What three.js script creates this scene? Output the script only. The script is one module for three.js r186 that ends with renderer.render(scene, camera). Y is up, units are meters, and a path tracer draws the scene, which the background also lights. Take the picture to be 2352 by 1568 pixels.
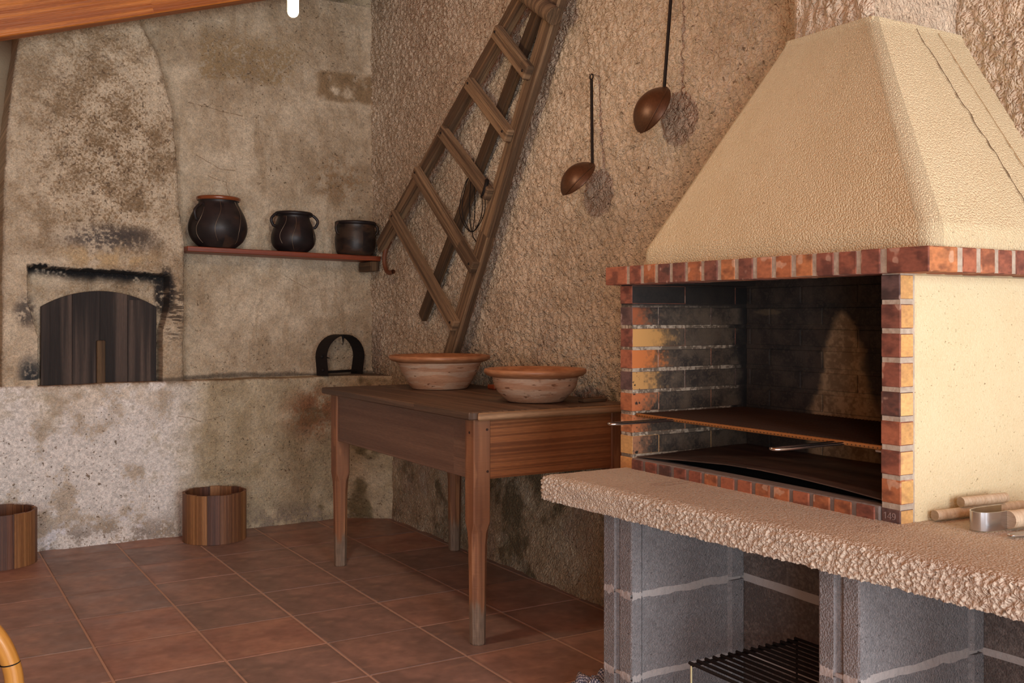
import * as THREE from 'three';
import { RectAreaLightUniformsLib } from 'three/addons/lights/RectAreaLightUniformsLib.js';
import { TextGeometry } from 'three/addons/geometries/TextGeometry.js';
import { FontLoader } from 'three/addons/loaders/FontLoader.js';
import { mergeGeometries } from 'three/addons/utils/BufferGeometryUtils.js';

// ---------------------------------------------------------------- camera, sky, daylight, exposure
const scene = new THREE.Scene();
const renderer = new THREE.WebGLRenderer({ antialias: true });
renderer.toneMapping = THREE.LinearToneMapping;
renderer.toneMappingExposure = 1.2;
renderer.shadowMap.enabled = true;

const camera = new THREE.PerspectiveCamera(37.36, 2352 / 1568, 0.05, 50);
camera.position.set(0, 1.1, 0);
camera.rotation.y = THREE.MathUtils.degToRad(-31.13);
camera.setViewOffset(2352, 1568, 0, 59, 2352, 1568);
scene.add(camera);

scene.background = new THREE.Color().setRGB(0.55, 0.68, 0.9);

RectAreaLightUniformsLib.init();
const EAST = 2.29, NORTH = -5.33, SOUTH = 2.4, WEST = -2.2;       // inner faces of the room
const openings = [                                                // [x0, x1, y0, y1] in the south wall
  [-2.05, -1.0, 0, 1.66],
  [0.25, 2.0, 0.0, 2.2],
];
const daylight = [[17, [0.84, 0.92, 1.0]], [10, [0.9, 0.955, 1.0]]];
openings.forEach(([x0, x1, y0, y1], i) => {
  const [power, tint] = daylight[i];
  const l = new THREE.RectAreaLight(new THREE.Color().setRGB(...tint), power, x1 - x0, y1 - y0);
  l.name = 'daylight';
  l.position.set((x0 + x1) / 2, (y0 + y1) / 2, SOUTH + 0.02);
  l.lookAt((x0 + x1) / 2, (y0 + y1) / 2, SOUTH - 1);
  scene.add(l);
});

// ---------------------------------------------------------------- helpers
const taken = {};
function numbered(name) {
  taken[name] = (taken[name] ?? -1) + 1;
  return taken[name] ? `${name}_${String(taken[name]).padStart(3, '0')}` : name;
}
function tag(o, label, category, group) {
  Object.assign(o.userData, { label, category });
  if (group) o.userData.group = group;
  return o;
}
function thing(name, label, category, [x, y, z] = [0, 0, 0], turn = 0, group) {
  const o = new THREE.Group();
  o.name = numbered(name); o.position.set(x, y, z); o.rotation.y = turn;
  scene.add(o);
  return tag(o, label, category, group);
}
function part(name, geometry, material, parent) {
  const m = new THREE.Mesh(geometry, material);
  m.name = name; m.castShadow = m.receiveShadow = true;
  parent.add(m);
  return m;
}
function single(name, geometry, material, label, category, group) {
  return tag(part(numbered(name), geometry, material, scene), label, category, group);
}
function structure(name, label, category) {
  const o = new THREE.Group(); o.name = name; o.userData = { kind: 'structure', label, category }; scene.add(o); return o;
}

let seedState = 1234567;
const rnd = (a = 0, b = 1) => { seedState = (Math.imul(seedState, 1664525) + 1013904223) >>> 0; return a + (b - a) * (seedState / 4294967296); };
const clamp = (v, a = 0, b = 1) => v < a ? a : v > b ? b : v;
const step = (a, b, v) => { const t = clamp((v - a) / (b - a)); return t * t * (3 - 2 * t); };
const lerp = (a, b, t) => a + (b - a) * t;
const mix3 = (a, b, t) => [lerp(a[0], b[0], t), lerp(a[1], b[1], t), lerp(a[2], b[2], t)];
const along = (pts, y) => {                                        // piecewise-linear [[key, value], ...]
  if (y <= pts[0][0]) return pts[0][1];
  for (let i = 1; i < pts.length; i++) if (y <= pts[i][0]) return lerp(pts[i - 1][1], pts[i][1], (y - pts[i - 1][0]) / (pts[i][0] - pts[i - 1][0]));
  return pts[pts.length - 1][1];
};
function hash(i, j, s) {
  let h = Math.imul(i, 374761393) ^ Math.imul(j, 668265263) ^ Math.imul(s, 1274126177);
  h = Math.imul(h ^ (h >>> 13), 1103515245); h ^= h >>> 16;
  return (h >>> 0) / 4294967296;
}
function noise(x, y, s = 0, per = 0) {
  let i = Math.floor(x), j = Math.floor(y); const fx = x - i, fy = y - j;
  let i1 = i + 1, j1 = j + 1;
  if (per) { i = ((i % per) + per) % per; i1 = ((i1 % per) + per) % per; j = ((j % per) + per) % per; j1 = ((j1 % per) + per) % per; }
  const u = fx * fx * (3 - 2 * fx), v = fy * fy * (3 - 2 * fy);
  return lerp(lerp(hash(i, j, s), hash(i1, j, s), u), lerp(hash(i, j1, s), hash(i1, j1, s), u), v);
}
function fbm(x, y, oct = 4, s = 0, per = 0) {
  let a = 0.5, t = 0, n = 0;
  for (let o = 0; o < oct; o++) { t += a * noise(x, y, s + o * 17, per); n += a; a *= 0.55; x *= 2; y *= 2; per *= 2; }
  return t / n;
}
function worley(x, y, s = 0, per = 0) {
  const i = Math.floor(x), j = Math.floor(y); let f1 = 9, f2 = 9;
  for (let b = -1; b <= 1; b++) for (let a = -1; a <= 1; a++) {
    let p = i + a, q = j + b;
    const hp = per ? ((p % per) + per) % per : p, hq = per ? ((q % per) + per) % per : q;
    const dx = p + hash(hp, hq, s) - x, dy = q + hash(hp, hq, s + 5) - y, d = dx * dx + dy * dy;
    if (d < f1) { f2 = f1; f1 = d; } else if (d < f2) f2 = d;
  }
  return [Math.sqrt(f1), Math.sqrt(f2)];
}
function worley3(x, y, z, s) {
  const i = Math.floor(x), j = Math.floor(y), k = Math.floor(z); let f1 = 9;
  for (let c = -1; c <= 1; c++) for (let b = -1; b <= 1; b++) for (let a = -1; a <= 1; a++) {
    const p = i + a, q = j + b, r = k + c, m = s + Math.imul(r, 7919);
    const dx = p + hash(p, q, m) - x, dy = q + hash(p, q, m + 3) - y, dz = r + hash(p, q, m + 9) - z, d = dx * dx + dy * dy + dz * dz;
    if (d < f1) f1 = d;
  }
  return Math.sqrt(f1);
}
// a texture over w x h metres; f(x, y) in metres gives sRGB 0-255 (or one grey value for relief)
function texture(nx, ny, w, h, f, { x0 = 0, y0 = 0, grey = false } = {}) {
  const d = new Uint8Array(nx * ny * 4);
  for (let j = 0, k = 0; j < ny; j++) for (let i = 0; i < nx; i++, k += 4) {
    const c = f(x0 + (i + 0.5) / nx * w, y0 + (j + 0.5) / ny * h);
    if (grey) d[k] = d[k + 1] = d[k + 2] = clamp(c) * 255;
    else { d[k] = clamp(c[0], 0, 255); d[k + 1] = clamp(c[1], 0, 255); d[k + 2] = clamp(c[2], 0, 255); }
    d[k + 3] = 255;
  }
  const t = new THREE.DataTexture(d, nx, ny);
  t.magFilter = THREE.LinearFilter; t.minFilter = THREE.LinearMipmapLinearFilter; t.generateMipmaps = true;
  t.wrapS = t.wrapT = THREE.RepeatWrapping;
  t.repeat.set(1 / w, 1 / h); t.offset.set(-x0 / w, -y0 / h);
  if (!grey) t.colorSpace = THREE.SRGBColorSpace;
  t.needsUpdate = true;
  return t;
}
const std = (o) => new THREE.MeshStandardMaterial(o);
const phys = (o) => new THREE.MeshPhysicalMaterial(o);
const srgb = (r, g, b) => new THREE.Color().setRGB(r / 255, g / 255, b / 255, THREE.SRGBColorSpace);

// a surface from a grid of points, uv in metres
function surface(nu, nv, f, uvf, flip = false) {
  const pos = new Float32Array((nu + 1) * (nv + 1) * 3), uv = new Float32Array((nu + 1) * (nv + 1) * 2), idx = [];
  for (let j = 0, k = 0; j <= nv; j++) for (let i = 0; i <= nu; i++, k++) {
    const p = f(i / nu, j / nv); pos.set(p, k * 3); uv.set(uvf(p, i / nu, j / nv), k * 2);
  }
  for (let j = 0; j < nv; j++) for (let i = 0; i < nu; i++) {
    const a = j * (nu + 1) + i, b = a + 1, c = a + nu + 1, d = c + 1;
    flip ? idx.push(a, c, b, b, c, d) : idx.push(a, b, c, b, d, c);
  }
  const g = new THREE.BufferGeometry();
  g.setAttribute('position', new THREE.BufferAttribute(pos, 3)); g.setAttribute('uv', new THREE.BufferAttribute(uv, 2)); g.setIndex(idx);
  g.computeVertexNormals();
  return g;
}
// a box from lo to hi with chamfered edges; uvf(p, axis, sign) gives uv
const boxUv = (p, axis) => axis === 0 ? [p[2], p[1]] : axis === 1 ? [p[0], p[2]] : [p[0], p[1]];
function box(lo, hi, b = 0.002, uvf = boxUv) {
  const pos = [], uv = [], c = [0, 1, 2].map((i) => (lo[i] + hi[i]) / 2), h = [0, 1, 2].map((i) => (hi[i] - lo[i]) / 2);
  b = Math.min(b, h[0] * 0.9, h[1] * 0.9, h[2] * 0.9);
  const P = (s, full) => [0, 1, 2].map((i) => c[i] + s[i] * (h[i] - (i === full ? 0 : b)));
  const tri = (a, d, e, n, axis, sg) => {
    const ux = d[0] - a[0], uy = d[1] - a[1], uz = d[2] - a[2], vx = e[0] - a[0], vy = e[1] - a[1], vz = e[2] - a[2];
    const dot = (uy * vz - uz * vy) * n[0] + (uz * vx - ux * vz) * n[1] + (ux * vy - uy * vx) * n[2];
    for (const q of dot > 0 ? [a, d, e] : [a, e, d]) { pos.push(...q); uv.push(...uvf(q, axis, sg)); }
  };
  for (let ax = 0; ax < 3; ax++) for (const s of [-1, 1]) {
    const [p, q] = [0, 1, 2].filter((i) => i !== ax), n = [0, 0, 0]; n[ax] = s;
    const v = [[-1, -1], [1, -1], [1, 1], [-1, 1]].map(([a, d]) => { const t = [0, 0, 0]; t[ax] = s; t[p] = a; t[q] = d; return P(t, ax); });
    tri(v[0], v[1], v[2], n, ax, s); tri(v[0], v[2], v[3], n, ax, s);
    if (b > 0) for (const s2 of [-1, 1]) if (p > ax || q > ax) for (const o of [p, q]) if (o > ax) {
      const r = 3 - ax - o, t = (e) => { const k = [0, 0, 0]; k[ax] = s; k[o] = s2; k[r] = e; return k; }, m = [0, 0, 0]; m[ax] = s; m[o] = s2;
      const A = P(t(-1), ax), B = P(t(1), ax), C = P(t(1), o), D = P(t(-1), o);
      tri(A, B, C, m, ax, s); tri(A, C, D, m, ax, s);
    }
  }
  if (b > 0) for (const x of [-1, 1]) for (const y of [-1, 1]) for (const z of [-1, 1]) { const s = [x, y, z]; tri(P(s, 0), P(s, 1), P(s, 2), s, 0, x); }
  const g = new THREE.BufferGeometry();
  g.setAttribute('position', new THREE.Float32BufferAttribute(pos, 3)); g.setAttribute('uv', new THREE.Float32BufferAttribute(uv, 2));
  g.computeVertexNormals();
  return g;
}
// wooden bar: grain (u) along its axis, random place in the grain picture
function woodBox(lo, hi, b = 0.003, axis = -1) {
  const size = [0, 1, 2].map((i) => hi[i] - lo[i]);
  if (axis < 0) axis = size.indexOf(Math.max(...size));
  const du = rnd(0, 2), dv = rnd(0, 0.5), o = [0, 1, 2].filter((i) => i !== axis);
  return box(lo, hi, b, (p, ax) => [p[axis] + du, (ax === o[0] ? p[o[1]] : p[o[0]]) + dv + (ax === o[0] ? 0.21 : 0)]);
}
// bar from a to b, w wide and t thick, wide side turned to "face"
function bar(a, b, w, t, face, bevel = 0.004) {
  const A = new THREE.Vector3(...a), B = new THREE.Vector3(...b), d = B.clone().sub(A), L = d.length(), X = d.normalize();
  const Z = new THREE.Vector3(...face).addScaledVector(X, -new THREE.Vector3(...face).dot(X)).normalize(), Y = Z.clone().cross(X);
  const g = woodBox([0, -w / 2, -t / 2], [L, w / 2, t / 2], bevel, 0);
  return g.applyMatrix4(new THREE.Matrix4().makeBasis(X, Y, Z).setPosition(A));
}
class Poly extends THREE.CatmullRomCurve3 { constructor(pts, closed = false, tension = 0.5) { super(pts.map((p) => new THREE.Vector3(...p)), closed, 'catmullrom', tension); } }
const tube = (pts, r, seg = 32, rad = 8, closed = false) => new THREE.TubeGeometry(new Poly(pts, closed), seg, r, rad, closed);
function rod(a, b, r, rad = 12) {
  const A = new THREE.Vector3(...a), B = new THREE.Vector3(...b), d = B.clone().sub(A);
  const g = new THREE.CylinderGeometry(r, r, d.length(), rad);
  return g.applyQuaternion(new THREE.Quaternion().setFromUnitVectors(new THREE.Vector3(0, 1, 0), d.clone().normalize())).translate((a[0] + b[0]) / 2, (a[1] + b[1]) / 2, (a[2] + b[2]) / 2);
}
const merge = (list) => mergeGeometries(list.map((g) => { g = g.index ? g.toNonIndexed() : g; for (const k of Object.keys(g.attributes)) if (!['position', 'normal', 'uv'].includes(k)) g.deleteAttribute(k); return g; }));
const lathe = (pts, seg = 64) => new THREE.LatheGeometry(pts.map(([r, y]) => new THREE.Vector2(Math.max(r, 0.0001), y)), seg);

// ---------------------------------------------------------------- surfaces
const grain = texture(1024, 1024, 0.5, 0.5, (x, y) => {            // fine plaster relief, repeats every 0.5 m
  const X = x / 0.5, Y = y / 0.5;
  return 0.55 * fbm(X * 48, Y * 48, 4, 3, 48) + 0.45 * fbm(X * 12, Y * 12, 3, 9, 12);
}, { grey: true });
const stucco = texture(1024, 1024, 0.4, 0.4, (x, y) => {           // sprayed grains of about 4 mm
  const X = x / 0.4, Y = y / 0.4, [a, b] = worley(X * 90 + noise(X * 60, Y * 60, 4, 60), Y * 90, 7, 90);
  return clamp(1.05 - 1.35 * a) * 0.75 + 0.25 * fbm(X * 100, Y * 100, 2, 21, 100);
}, { grey: true });
const crumb = texture(1024, 1024, 0.6, 0.6, (x, y) => {            // crumbly thrown plaster, grains of 6 to 15 mm
  const X = x / 0.6, Y = y / 0.6, w = noise(X * 40, Y * 40, 60, 40) - 0.5, [a, b] = worley(X * 45 + w, Y * 34 + w, 61), [c, d] = worley(X * 90 + 2 * w, Y * 70, 62);
  return 0.45 * Math.min(1, (b - a) * 1.8) + 0.25 * Math.min(1, (d - c) * 1.8) + 0.3 * fbm(X * 80, Y * 80, 3, 63, 80);
}, { grey: true });
const speckle = texture(1024, 1024, 0.5, 0.5, (x, y) => {          // tone of painted stucco: sand grains and few dark specks
  const X = x / 0.5, Y = y / 0.5, g = fbm(X * 120, Y * 120, 3, 31, 120), l = fbm(X * 6, Y * 6, 4, 35, 6), k = noise(X * 150, Y * 150, 41, 150);
  const c = mix3([224, 208, 172], [210, 190, 150], 0.6 * g + 0.5 * l);
  return k > 0.93 && g > 0.5 ? mix3(c, [96, 74, 48], 0.6) : c;
});
const polyline = (x, y, pts) => {
  let m = 9;
  for (let i = 1; i < pts.length; i++) {
    const [ax, ay] = pts[i - 1], [bx, by] = pts[i], dx = bx - ax, dy = by - ay, t = clamp(((x - ax) * dx + (y - ay) * dy) / (dx * dx + dy * dy));
    m = Math.min(m, Math.hypot(x - ax - t * dx, y - ay - t * dy));
  }
  return m;
};
const ledgeY = 0.772;
const breastL = [[0.7, 0.39], [1.55, 0.395], [2.05, 0.42], [2.38, 0.46], [2.9, 0.5]];
const breastR = [[0.7, 1.213], [1.3, 1.219], [1.46, 1.222], [1.63, 1.193], [2.13, 1.166], [2.4, 1.09], [2.53, 1.02], [2.9, 0.9]];
const nicheL = [[1.0, 0.548], [1.16, 0.504], [2, 0.504]], nicheR = [[1.02, 1.106], [1.16, 1.138], [2, 1.138]];
const nicheTop = (x) => lerp(1.332, 1.300, (x - 0.5) / 0.63) + 0.006 * (noise(x * 40, 3, 2) - 0.5);
const cracks = [[[1.37, 1.83], [1.46, 1.80], [1.47, 1.74], [1.50, 1.71]], [[1.30, 1.93], [1.42, 1.88], [1.50, 1.87]], [[1.78, 1.32], [1.84, 1.28], [1.9, 1.25]], [[1.18, 0.60], [1.3, 0.57], [1.4, 0.585]], [[1.27, 2.2], [1.42, 2.18], [1.55, 2.16]]];
function wallTone(x, y) {                                          // old lime plaster of the oven wall with its stains
  const wx = x + 0.03 * (fbm(x * 9, y * 9, 3, 50) - 0.5), wy = y + 0.03 * (fbm(x * 9, y * 9, 3, 60) - 0.5);
  const big = fbm(x * 2.6, y * 2.6, 5, 70), mid = fbm(x * 14, y * 14, 4, 80), fine = fbm(x * 90, y * 90, 3, 90), grit = noise(x * 320, y * 320, 95);
  let c;
  if (y > ledgeY) {
    c = mix3([206, 188, 162], [160, 139, 112], step(0.28, 0.72, 0.42 * big + 0.40 * mid + 0.18 * fine));
    const onBreast = x < along(breastR, y) && y > 0.8;
    if (onBreast) {                                                // brown soot flecks over the oven
      const d = Math.hypot((wx - 0.88) / 0.42, (wy - 1.92) / 0.66), amount = step(1.4, 0.15, d);
      const fleck = step(0.44 - 0.10 * amount, 0.70 - 0.10 * amount, 0.45 * fbm(x * 150, y * 150, 3, 125) + 0.25 * fine + 0.3 * mid + 0.25 * (big - 0.5));
      c = mix3(c, [122, 99, 72], clamp(fleck * (0.35 + 0.6 * amount)));
      const dots = step(0.66, 0.78, fbm(x * 70, y * 70, 3, 130)) * amount; c = mix3(c, [78, 60, 44], 0.7 * dots);
      const smoke = step(1.1, 0.2, Math.hypot((wx - 0.86) / 0.30, (wy - 1.475 - 0.05 * (mid - 0.5)) / 0.085)) * step(0.36, 0.64, 0.4 * mid + 0.6 * fine + 0.05);
      c = mix3(c, [66, 60, 58], 0.85 * smoke);
      const light = step(1.0, 0.3, Math.hypot((wx - 0.86) / 0.3, (wy - 1.385) / 0.07)) * step(0.35, 0.6, mid); c = mix3(c, [196, 166, 122], 0.7 * light);
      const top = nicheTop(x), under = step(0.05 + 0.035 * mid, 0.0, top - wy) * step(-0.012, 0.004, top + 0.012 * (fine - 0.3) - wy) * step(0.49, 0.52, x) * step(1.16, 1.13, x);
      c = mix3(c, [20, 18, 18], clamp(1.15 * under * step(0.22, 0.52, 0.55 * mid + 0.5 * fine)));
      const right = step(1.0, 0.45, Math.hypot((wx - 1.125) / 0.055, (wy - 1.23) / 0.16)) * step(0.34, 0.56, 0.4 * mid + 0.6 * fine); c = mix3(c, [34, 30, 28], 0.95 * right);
      const hair = step(1.0, 0.3, Math.hypot((wx - 1.17) / 0.08, (wy - 1.12) / 0.22)) * step(0.5, 0.62, fbm(x * 30, y * 130, 2, 140)); c = mix3(c, [58, 46, 36], 0.7 * hair);
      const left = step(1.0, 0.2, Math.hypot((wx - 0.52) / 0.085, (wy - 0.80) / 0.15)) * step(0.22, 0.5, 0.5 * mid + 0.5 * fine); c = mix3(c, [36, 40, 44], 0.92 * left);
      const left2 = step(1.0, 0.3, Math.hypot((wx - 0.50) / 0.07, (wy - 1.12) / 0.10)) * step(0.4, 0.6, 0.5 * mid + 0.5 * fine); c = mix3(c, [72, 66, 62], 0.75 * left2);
    } else {
      const patch = step(1.3, 1.34, wx) * step(1.86, 1.74, wx + 0.4 * (2.36 - wy)) * step(2.335, 2.36, wy + 0.1 * Math.max(0, 1.5 - wx)) * step(2.66, 2.5, wy); c = mix3(c, [136, 110, 74], 0.6 * patch * step(0.25, 0.55, fine));
      const patch2 = step(1.94, 1.99, wx) * step(2.28, 2.31, wy) * step(2.47, 2.44, wy) * step(0.2, 0.5, mid); c = mix3(c, [116, 88, 56], 0.62 * patch2);
      const rust = step(0.9, 0.2, Math.hypot((wx - 2.08) / 0.26, (wy - 1.86) / 0.2)) * step(0.42, 0.64, 0.5 * mid + 0.5 * fine); c = mix3(c, [122, 90, 58], 0.6 * rust);
      const drip = step(0.58, 0.72, fbm(x * 24, y * 5, 3, 150)); c = mix3(c, [140, 114, 84], 0.22 * drip);
    }
    const film = step(0.022, 0.004, Math.abs(wy - ledgeY - 0.008)) * (x > 1.08 ? 1 : 0) * step(0.2, 0.5, fine + 0.2); c = mix3(c, [72, 62, 52], 0.6 * film);
  } else {
    const white = step(1.36, 1.12, wx + 0.12 * (mid - 0.5)) * step(0.24, 0.56, 0.45 * big + 0.35 * mid + 0.15 * fine + 0.1);
    c = mix3([196, 180, 152], [156, 138, 108], step(0.28, 0.72, 0.4 * big + 0.4 * mid + 0.2 * fine));
    c = mix3(c, [232, 225, 218], 0.92 * white);
    const warm = step(0.80, 0.45, Math.abs(wx - 0.82) / 0.5) * step(0.5, 0.75, wy); c = mix3(c, [198, 174, 140], 0.35 * warm * step(0.4, 0.6, mid));
    const rust = step(1.0, 0.25, Math.hypot((wx - 1.9) / 0.24, (wy - 0.58) / 0.2)) * step(0.28, 0.6, 0.6 * mid + 0.4 * fine); c = mix3(c, [128, 82, 54], 0.75 * rust);
    const moss = step(0.56, 0.7, fbm(x * 7, y * 7, 4, 160)) * step(1.6, 2.1, wx + 0.3 * (0.5 - wy)); c = mix3(c, [92, 80, 54], 0.7 * moss);
    const damp = step(0.13 + 0.06 * mid, 0.03, wy) * step(0.45, 0.6, 0.55 * mid + 0.45 * fine); c = mix3(c, [128, 116, 104], 0.7 * damp);
    const salt = step(0.62, 0.70, fbm(x * 11, y * 11, 4, 170)) * step(0.26, 0.1, wy) * step(1.4, 1.1, wx); c = mix3(c, [226, 222, 224], 0.8 * salt);
    const peel = step(0.56, 0.70, 0.75 * fbm(x * 9, y * 9, 6, 180) + 0.25 * fine) * step(1.3, 1.1, wx); c = mix3(c, [158, 138, 112], 0.6 * peel);
    const edge = step(0.035, 0.0, ledgeY - wy) * step(0.5, 0.65, mid); c = mix3(c, [120, 100, 76], 0.5 * edge);
  }
  for (const k of cracks) { const d = polyline(wx, wy, k); if (d < 0.006) c = mix3(c, [96, 74, 54], 0.7 * step(0.0022, 0.0006, d) * step(0.3, 0.5, fine)); }
  const pit = step(0.74, 0.80, fbm(x * 90, y * 90, 3, 190)) * step(0.4, 0.6, big); c = mix3(c, [84, 66, 48], 0.7 * pit);
  const k = 0.84 + 0.32 * fine + 0.2 * (grit - 0.5);
  return [c[0] * k, c[1] * k, c[2] * k];
}
const ovenWall = std({ map: texture(2048, 2048, 2.2, 2.9, wallTone, { x0: 0.2, y0: -0.05 }), bumpMap: grain, bumpScale: 0.012, roughness: 0.95 });

function eastTone(z, y) {                                          // thrown plaster of the east wall
  const wz = z + 0.05 * (fbm(z * 6, y * 6, 3, 210) - 0.5), wy = y + 0.05 * (fbm(z * 6, y * 6, 3, 220) - 0.5);
  const big = fbm(z * 2.2, y * 2.2, 4, 230), mid = fbm(z * 13, y * 13, 4, 240), fine = fbm(z * 80, y * 80, 3, 250), grit = noise(z * 300, y * 300, 255);
  let c = mix3([220, 201, 176], [188, 166, 140], step(0.28, 0.72, 0.42 * big + 0.38 * mid + 0.2 * fine));
  const dirty = step(0.95, 0.7, wy + 0.15 * (mid - 0.5)) * step(-2.2, -2.6, z);
  c = mix3(c, [140, 118, 88], 0.75 * dirty * (0.5 + 0.6 * mid));
  const moss = dirty * step(0.52, 0.66, fbm(z * 6, y * 6, 5, 260)); c = mix3(c, [84, 70, 46], 0.7 * moss);
  const pale = dirty * step(0.55, 0.7, fbm(z * 9, y * 9, 4, 270)); c = mix3(c, [186, 172, 150], 0.5 * pale);
  const lilac = step(0.55, 0.7, fbm(z * 4, y * 4, 3, 275)) * step(1.25, 0.9, wy); c = mix3(c, [152, 132, 118], 0.4 * lilac);
  const pit = step(0.76, 0.82, fbm(z * 80, y * 80, 3, 280)); c = mix3(c, [86, 64, 44], 0.6 * pit);
  const k = 0.9 + 0.2 * fine + 0.14 * (grit - 0.5);
  return [c[0] * k, c[1] * k, c[2] * k];
}
const eastWall = std({ map: texture(2048, 1408, 4.6, 3.1, eastTone, { x0: -5.5, y0: 0 }), bumpMap: crumb, bumpScale: 0.009, roughness: 0.95 });
const plainPlaster = std({ color: srgb(186, 166, 136), roughness: 0.95, bumpMap: grain, bumpScale: 0.005 });

function woodTexture(light, dark, seed, { rings = 60, streak = 1, nx = 1024, ny = 512 } = {}) {   // 2 m of grain, 0.5 m across
  return texture(nx, ny, 2, 0.5, (x, y) => {
    const wy = y + 0.012 * fbm(x * 1.5, y * 6, 3, seed), r = fbm(x * 0.9, wy * rings, 3, seed + 1), f = fbm(x * 8, y * 400, 2, seed + 2), l = fbm(x * 2, y * 9, 3, seed + 3);
    const t = clamp(step(0.36, 0.66, r) * 0.65 * streak + 0.25 * f + 0.45 * (l - 0.4));
    const c = mix3(light, dark, t), k = 0.93 + 0.14 * noise(x * 60, y * 700, seed + 4);
    return [c[0] * k, c[1] * k, c[2] * k];
  });
}
const woodRelief = texture(512, 512, 2, 0.5, (x, y) => 0.7 * fbm(x * 3, y * 160, 3, 300) + 0.3 * fbm(x * 14, y * 300, 2, 301), { grey: true });
const wood = (light, dark, seed, o = {}, rough = 0.7, bump = 0.0015) => std({ map: woodTexture(light, dark, seed, o), bumpMap: woodRelief, bumpScale: bump, roughness: rough });
const M = {
  rafter: wood([206, 126, 52], [150, 76, 24], 310, { rings: 46 }, 0.5),
  tableTop: wood([112, 86, 66], [72, 52, 38], 320, {}, 0.55),
  tableSide: wood([122, 92, 74], [90, 64, 50], 330, { rings: 40, streak: 0.5 }, 0.6),
  tableFront: wood([160, 100, 58], [96, 54, 28], 340, { rings: 150, streak: 0.7 }, 0.5),
  tableEdge: wood([178, 140, 102], [128, 94, 64], 345, {}, 0.6),
  ladder: wood([146, 118, 88], [70, 52, 36], 350, { rings: 50, streak: 0.9 }, 0.85, 0.004),
  ladderDark: wood([108, 84, 58], [66, 48, 32], 355, { rings: 50 }, 0.85, 0.004),
  shelf: wood([156, 74, 38], [104, 42, 20], 360, {}, 0.45),
  ovenDoor: wood([92, 76, 66], [36, 29, 26], 370, { rings: 34, streak: 1.2 }, 0.8, 0.004),
  dowel: wood([218, 196, 168], [186, 156, 124], 380, { streak: 0.6 }, 0.6),
  staves: [[[150, 104, 66], [104, 66, 38]], [[132, 88, 56], [86, 54, 34]], [[164, 116, 72], [120, 78, 44]], [[116, 74, 52], [74, 46, 34]]].map(([a, b], i) => wood(a, b, 390 + i * 7, { rings: 80 }, 0.6)),
  iron: std({ color: srgb(44, 36, 32), metalness: 0.7, roughness: 0.65 }),
  rust: std({ map: texture(256, 256, 0.3, 0.3, (x, y) => mix3([104, 68, 42], [42, 31, 25], fbm(x * 60, y * 60, 4, 401))), metalness: 0.4, roughness: 0.8 }),
  blackIron: std({ color: srgb(34, 28, 26), metalness: 0.5, roughness: 0.75 }),
  steel: std({ color: srgb(206, 206, 210), metalness: 1, roughness: 0.22 }),
  copper: std({ map: texture(256, 256, 0.2, 0.2, (x, y) => mix3([108, 74, 50], [80, 53, 36], fbm(x * 50, y * 50, 4, 410))), metalness: 0.5, roughness: 0.42 }),
  mortar: std({ map: texture(512, 512, 0.3, 0.3, (x, y) => mix3([198, 184, 166], [150, 134, 118], fbm(x * 90, y * 90, 4, 420))), bumpMap: grain, bumpScale: 0.003, roughness: 0.95 }),
};

// ---------------------------------------------------------------- room: floor
const floor = structure('floor', 'terracotta tiled floor with pale grout lines', 'floor');
part('grout', box([WEST - 0.2, -0.12, NORTH - 0.5], [EAST + 0.2, -0.002, SOUTH + 0.2], 0), std({ color: srgb(200, 166, 146), roughness: 0.95 }), floor);
{
  const toneMaps = [0, 1, 2, 3].map((k) => texture(512, 512, 0.34, 0.36, (x, y) => {
    const a = fbm(x * 7 + k * 9, y * 7, 4, 430 + k), b = fbm(x * 40, y * 40, 3, 440 + k), e = Math.min(x, 0.34 - x, y, 0.36 - y);
    const c = mix3([[178, 138, 122], [170, 136, 122], [184, 140, 120], [166, 134, 122]][k], [[152, 120, 108], [144, 118, 108], [158, 118, 104], [140, 116, 107]][k], step(0.3, 0.7, a));
    const g = mix3(c, [186, 150, 128], 0.35 * step(0.6, 0.75, fbm(x * 12 + k, y * 30, 3, 450)));
    const q = 0.92 + 0.16 * b - 0.12 * step(0.02, 0.0, e + 0.02 * (a - 0.5));
    return [g[0] * q, g[1] * q, g[2] * q];
  }));
  const rough = texture(256, 256, 0.34, 0.36, (x, y) => 0.34 + 0.26 * fbm(x * 14, y * 14, 4, 460), { grey: true });
  const mats = toneMaps.map((map) => std({ map, roughnessMap: rough, roughness: 1 }));
  const px = 0.3395, pz = 0.3575, gap = 0.0031, g = box([gap, -0.02, gap], [px - gap, 0, pz - gap], 0.0025, (p) => [p[0], p[2]]);
  for (let i = -8; i <= 5; i++) for (let j = -6; j <= 13; j++) {
    const x0 = 0.545 + i * px, z0 = -3.226 + (j - 6) * pz;
    if (x0 > EAST || z0 > SOUTH || z0 < -5.6) continue;
    const t = part('tile', g, mats[Math.floor(hash(i + 20, j + 20, 77) * 4)], floor);
    t.position.set(x0, 0.0012 * (hash(i + 20, j + 20, 5) - 0.5), z0);
  }
}

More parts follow.
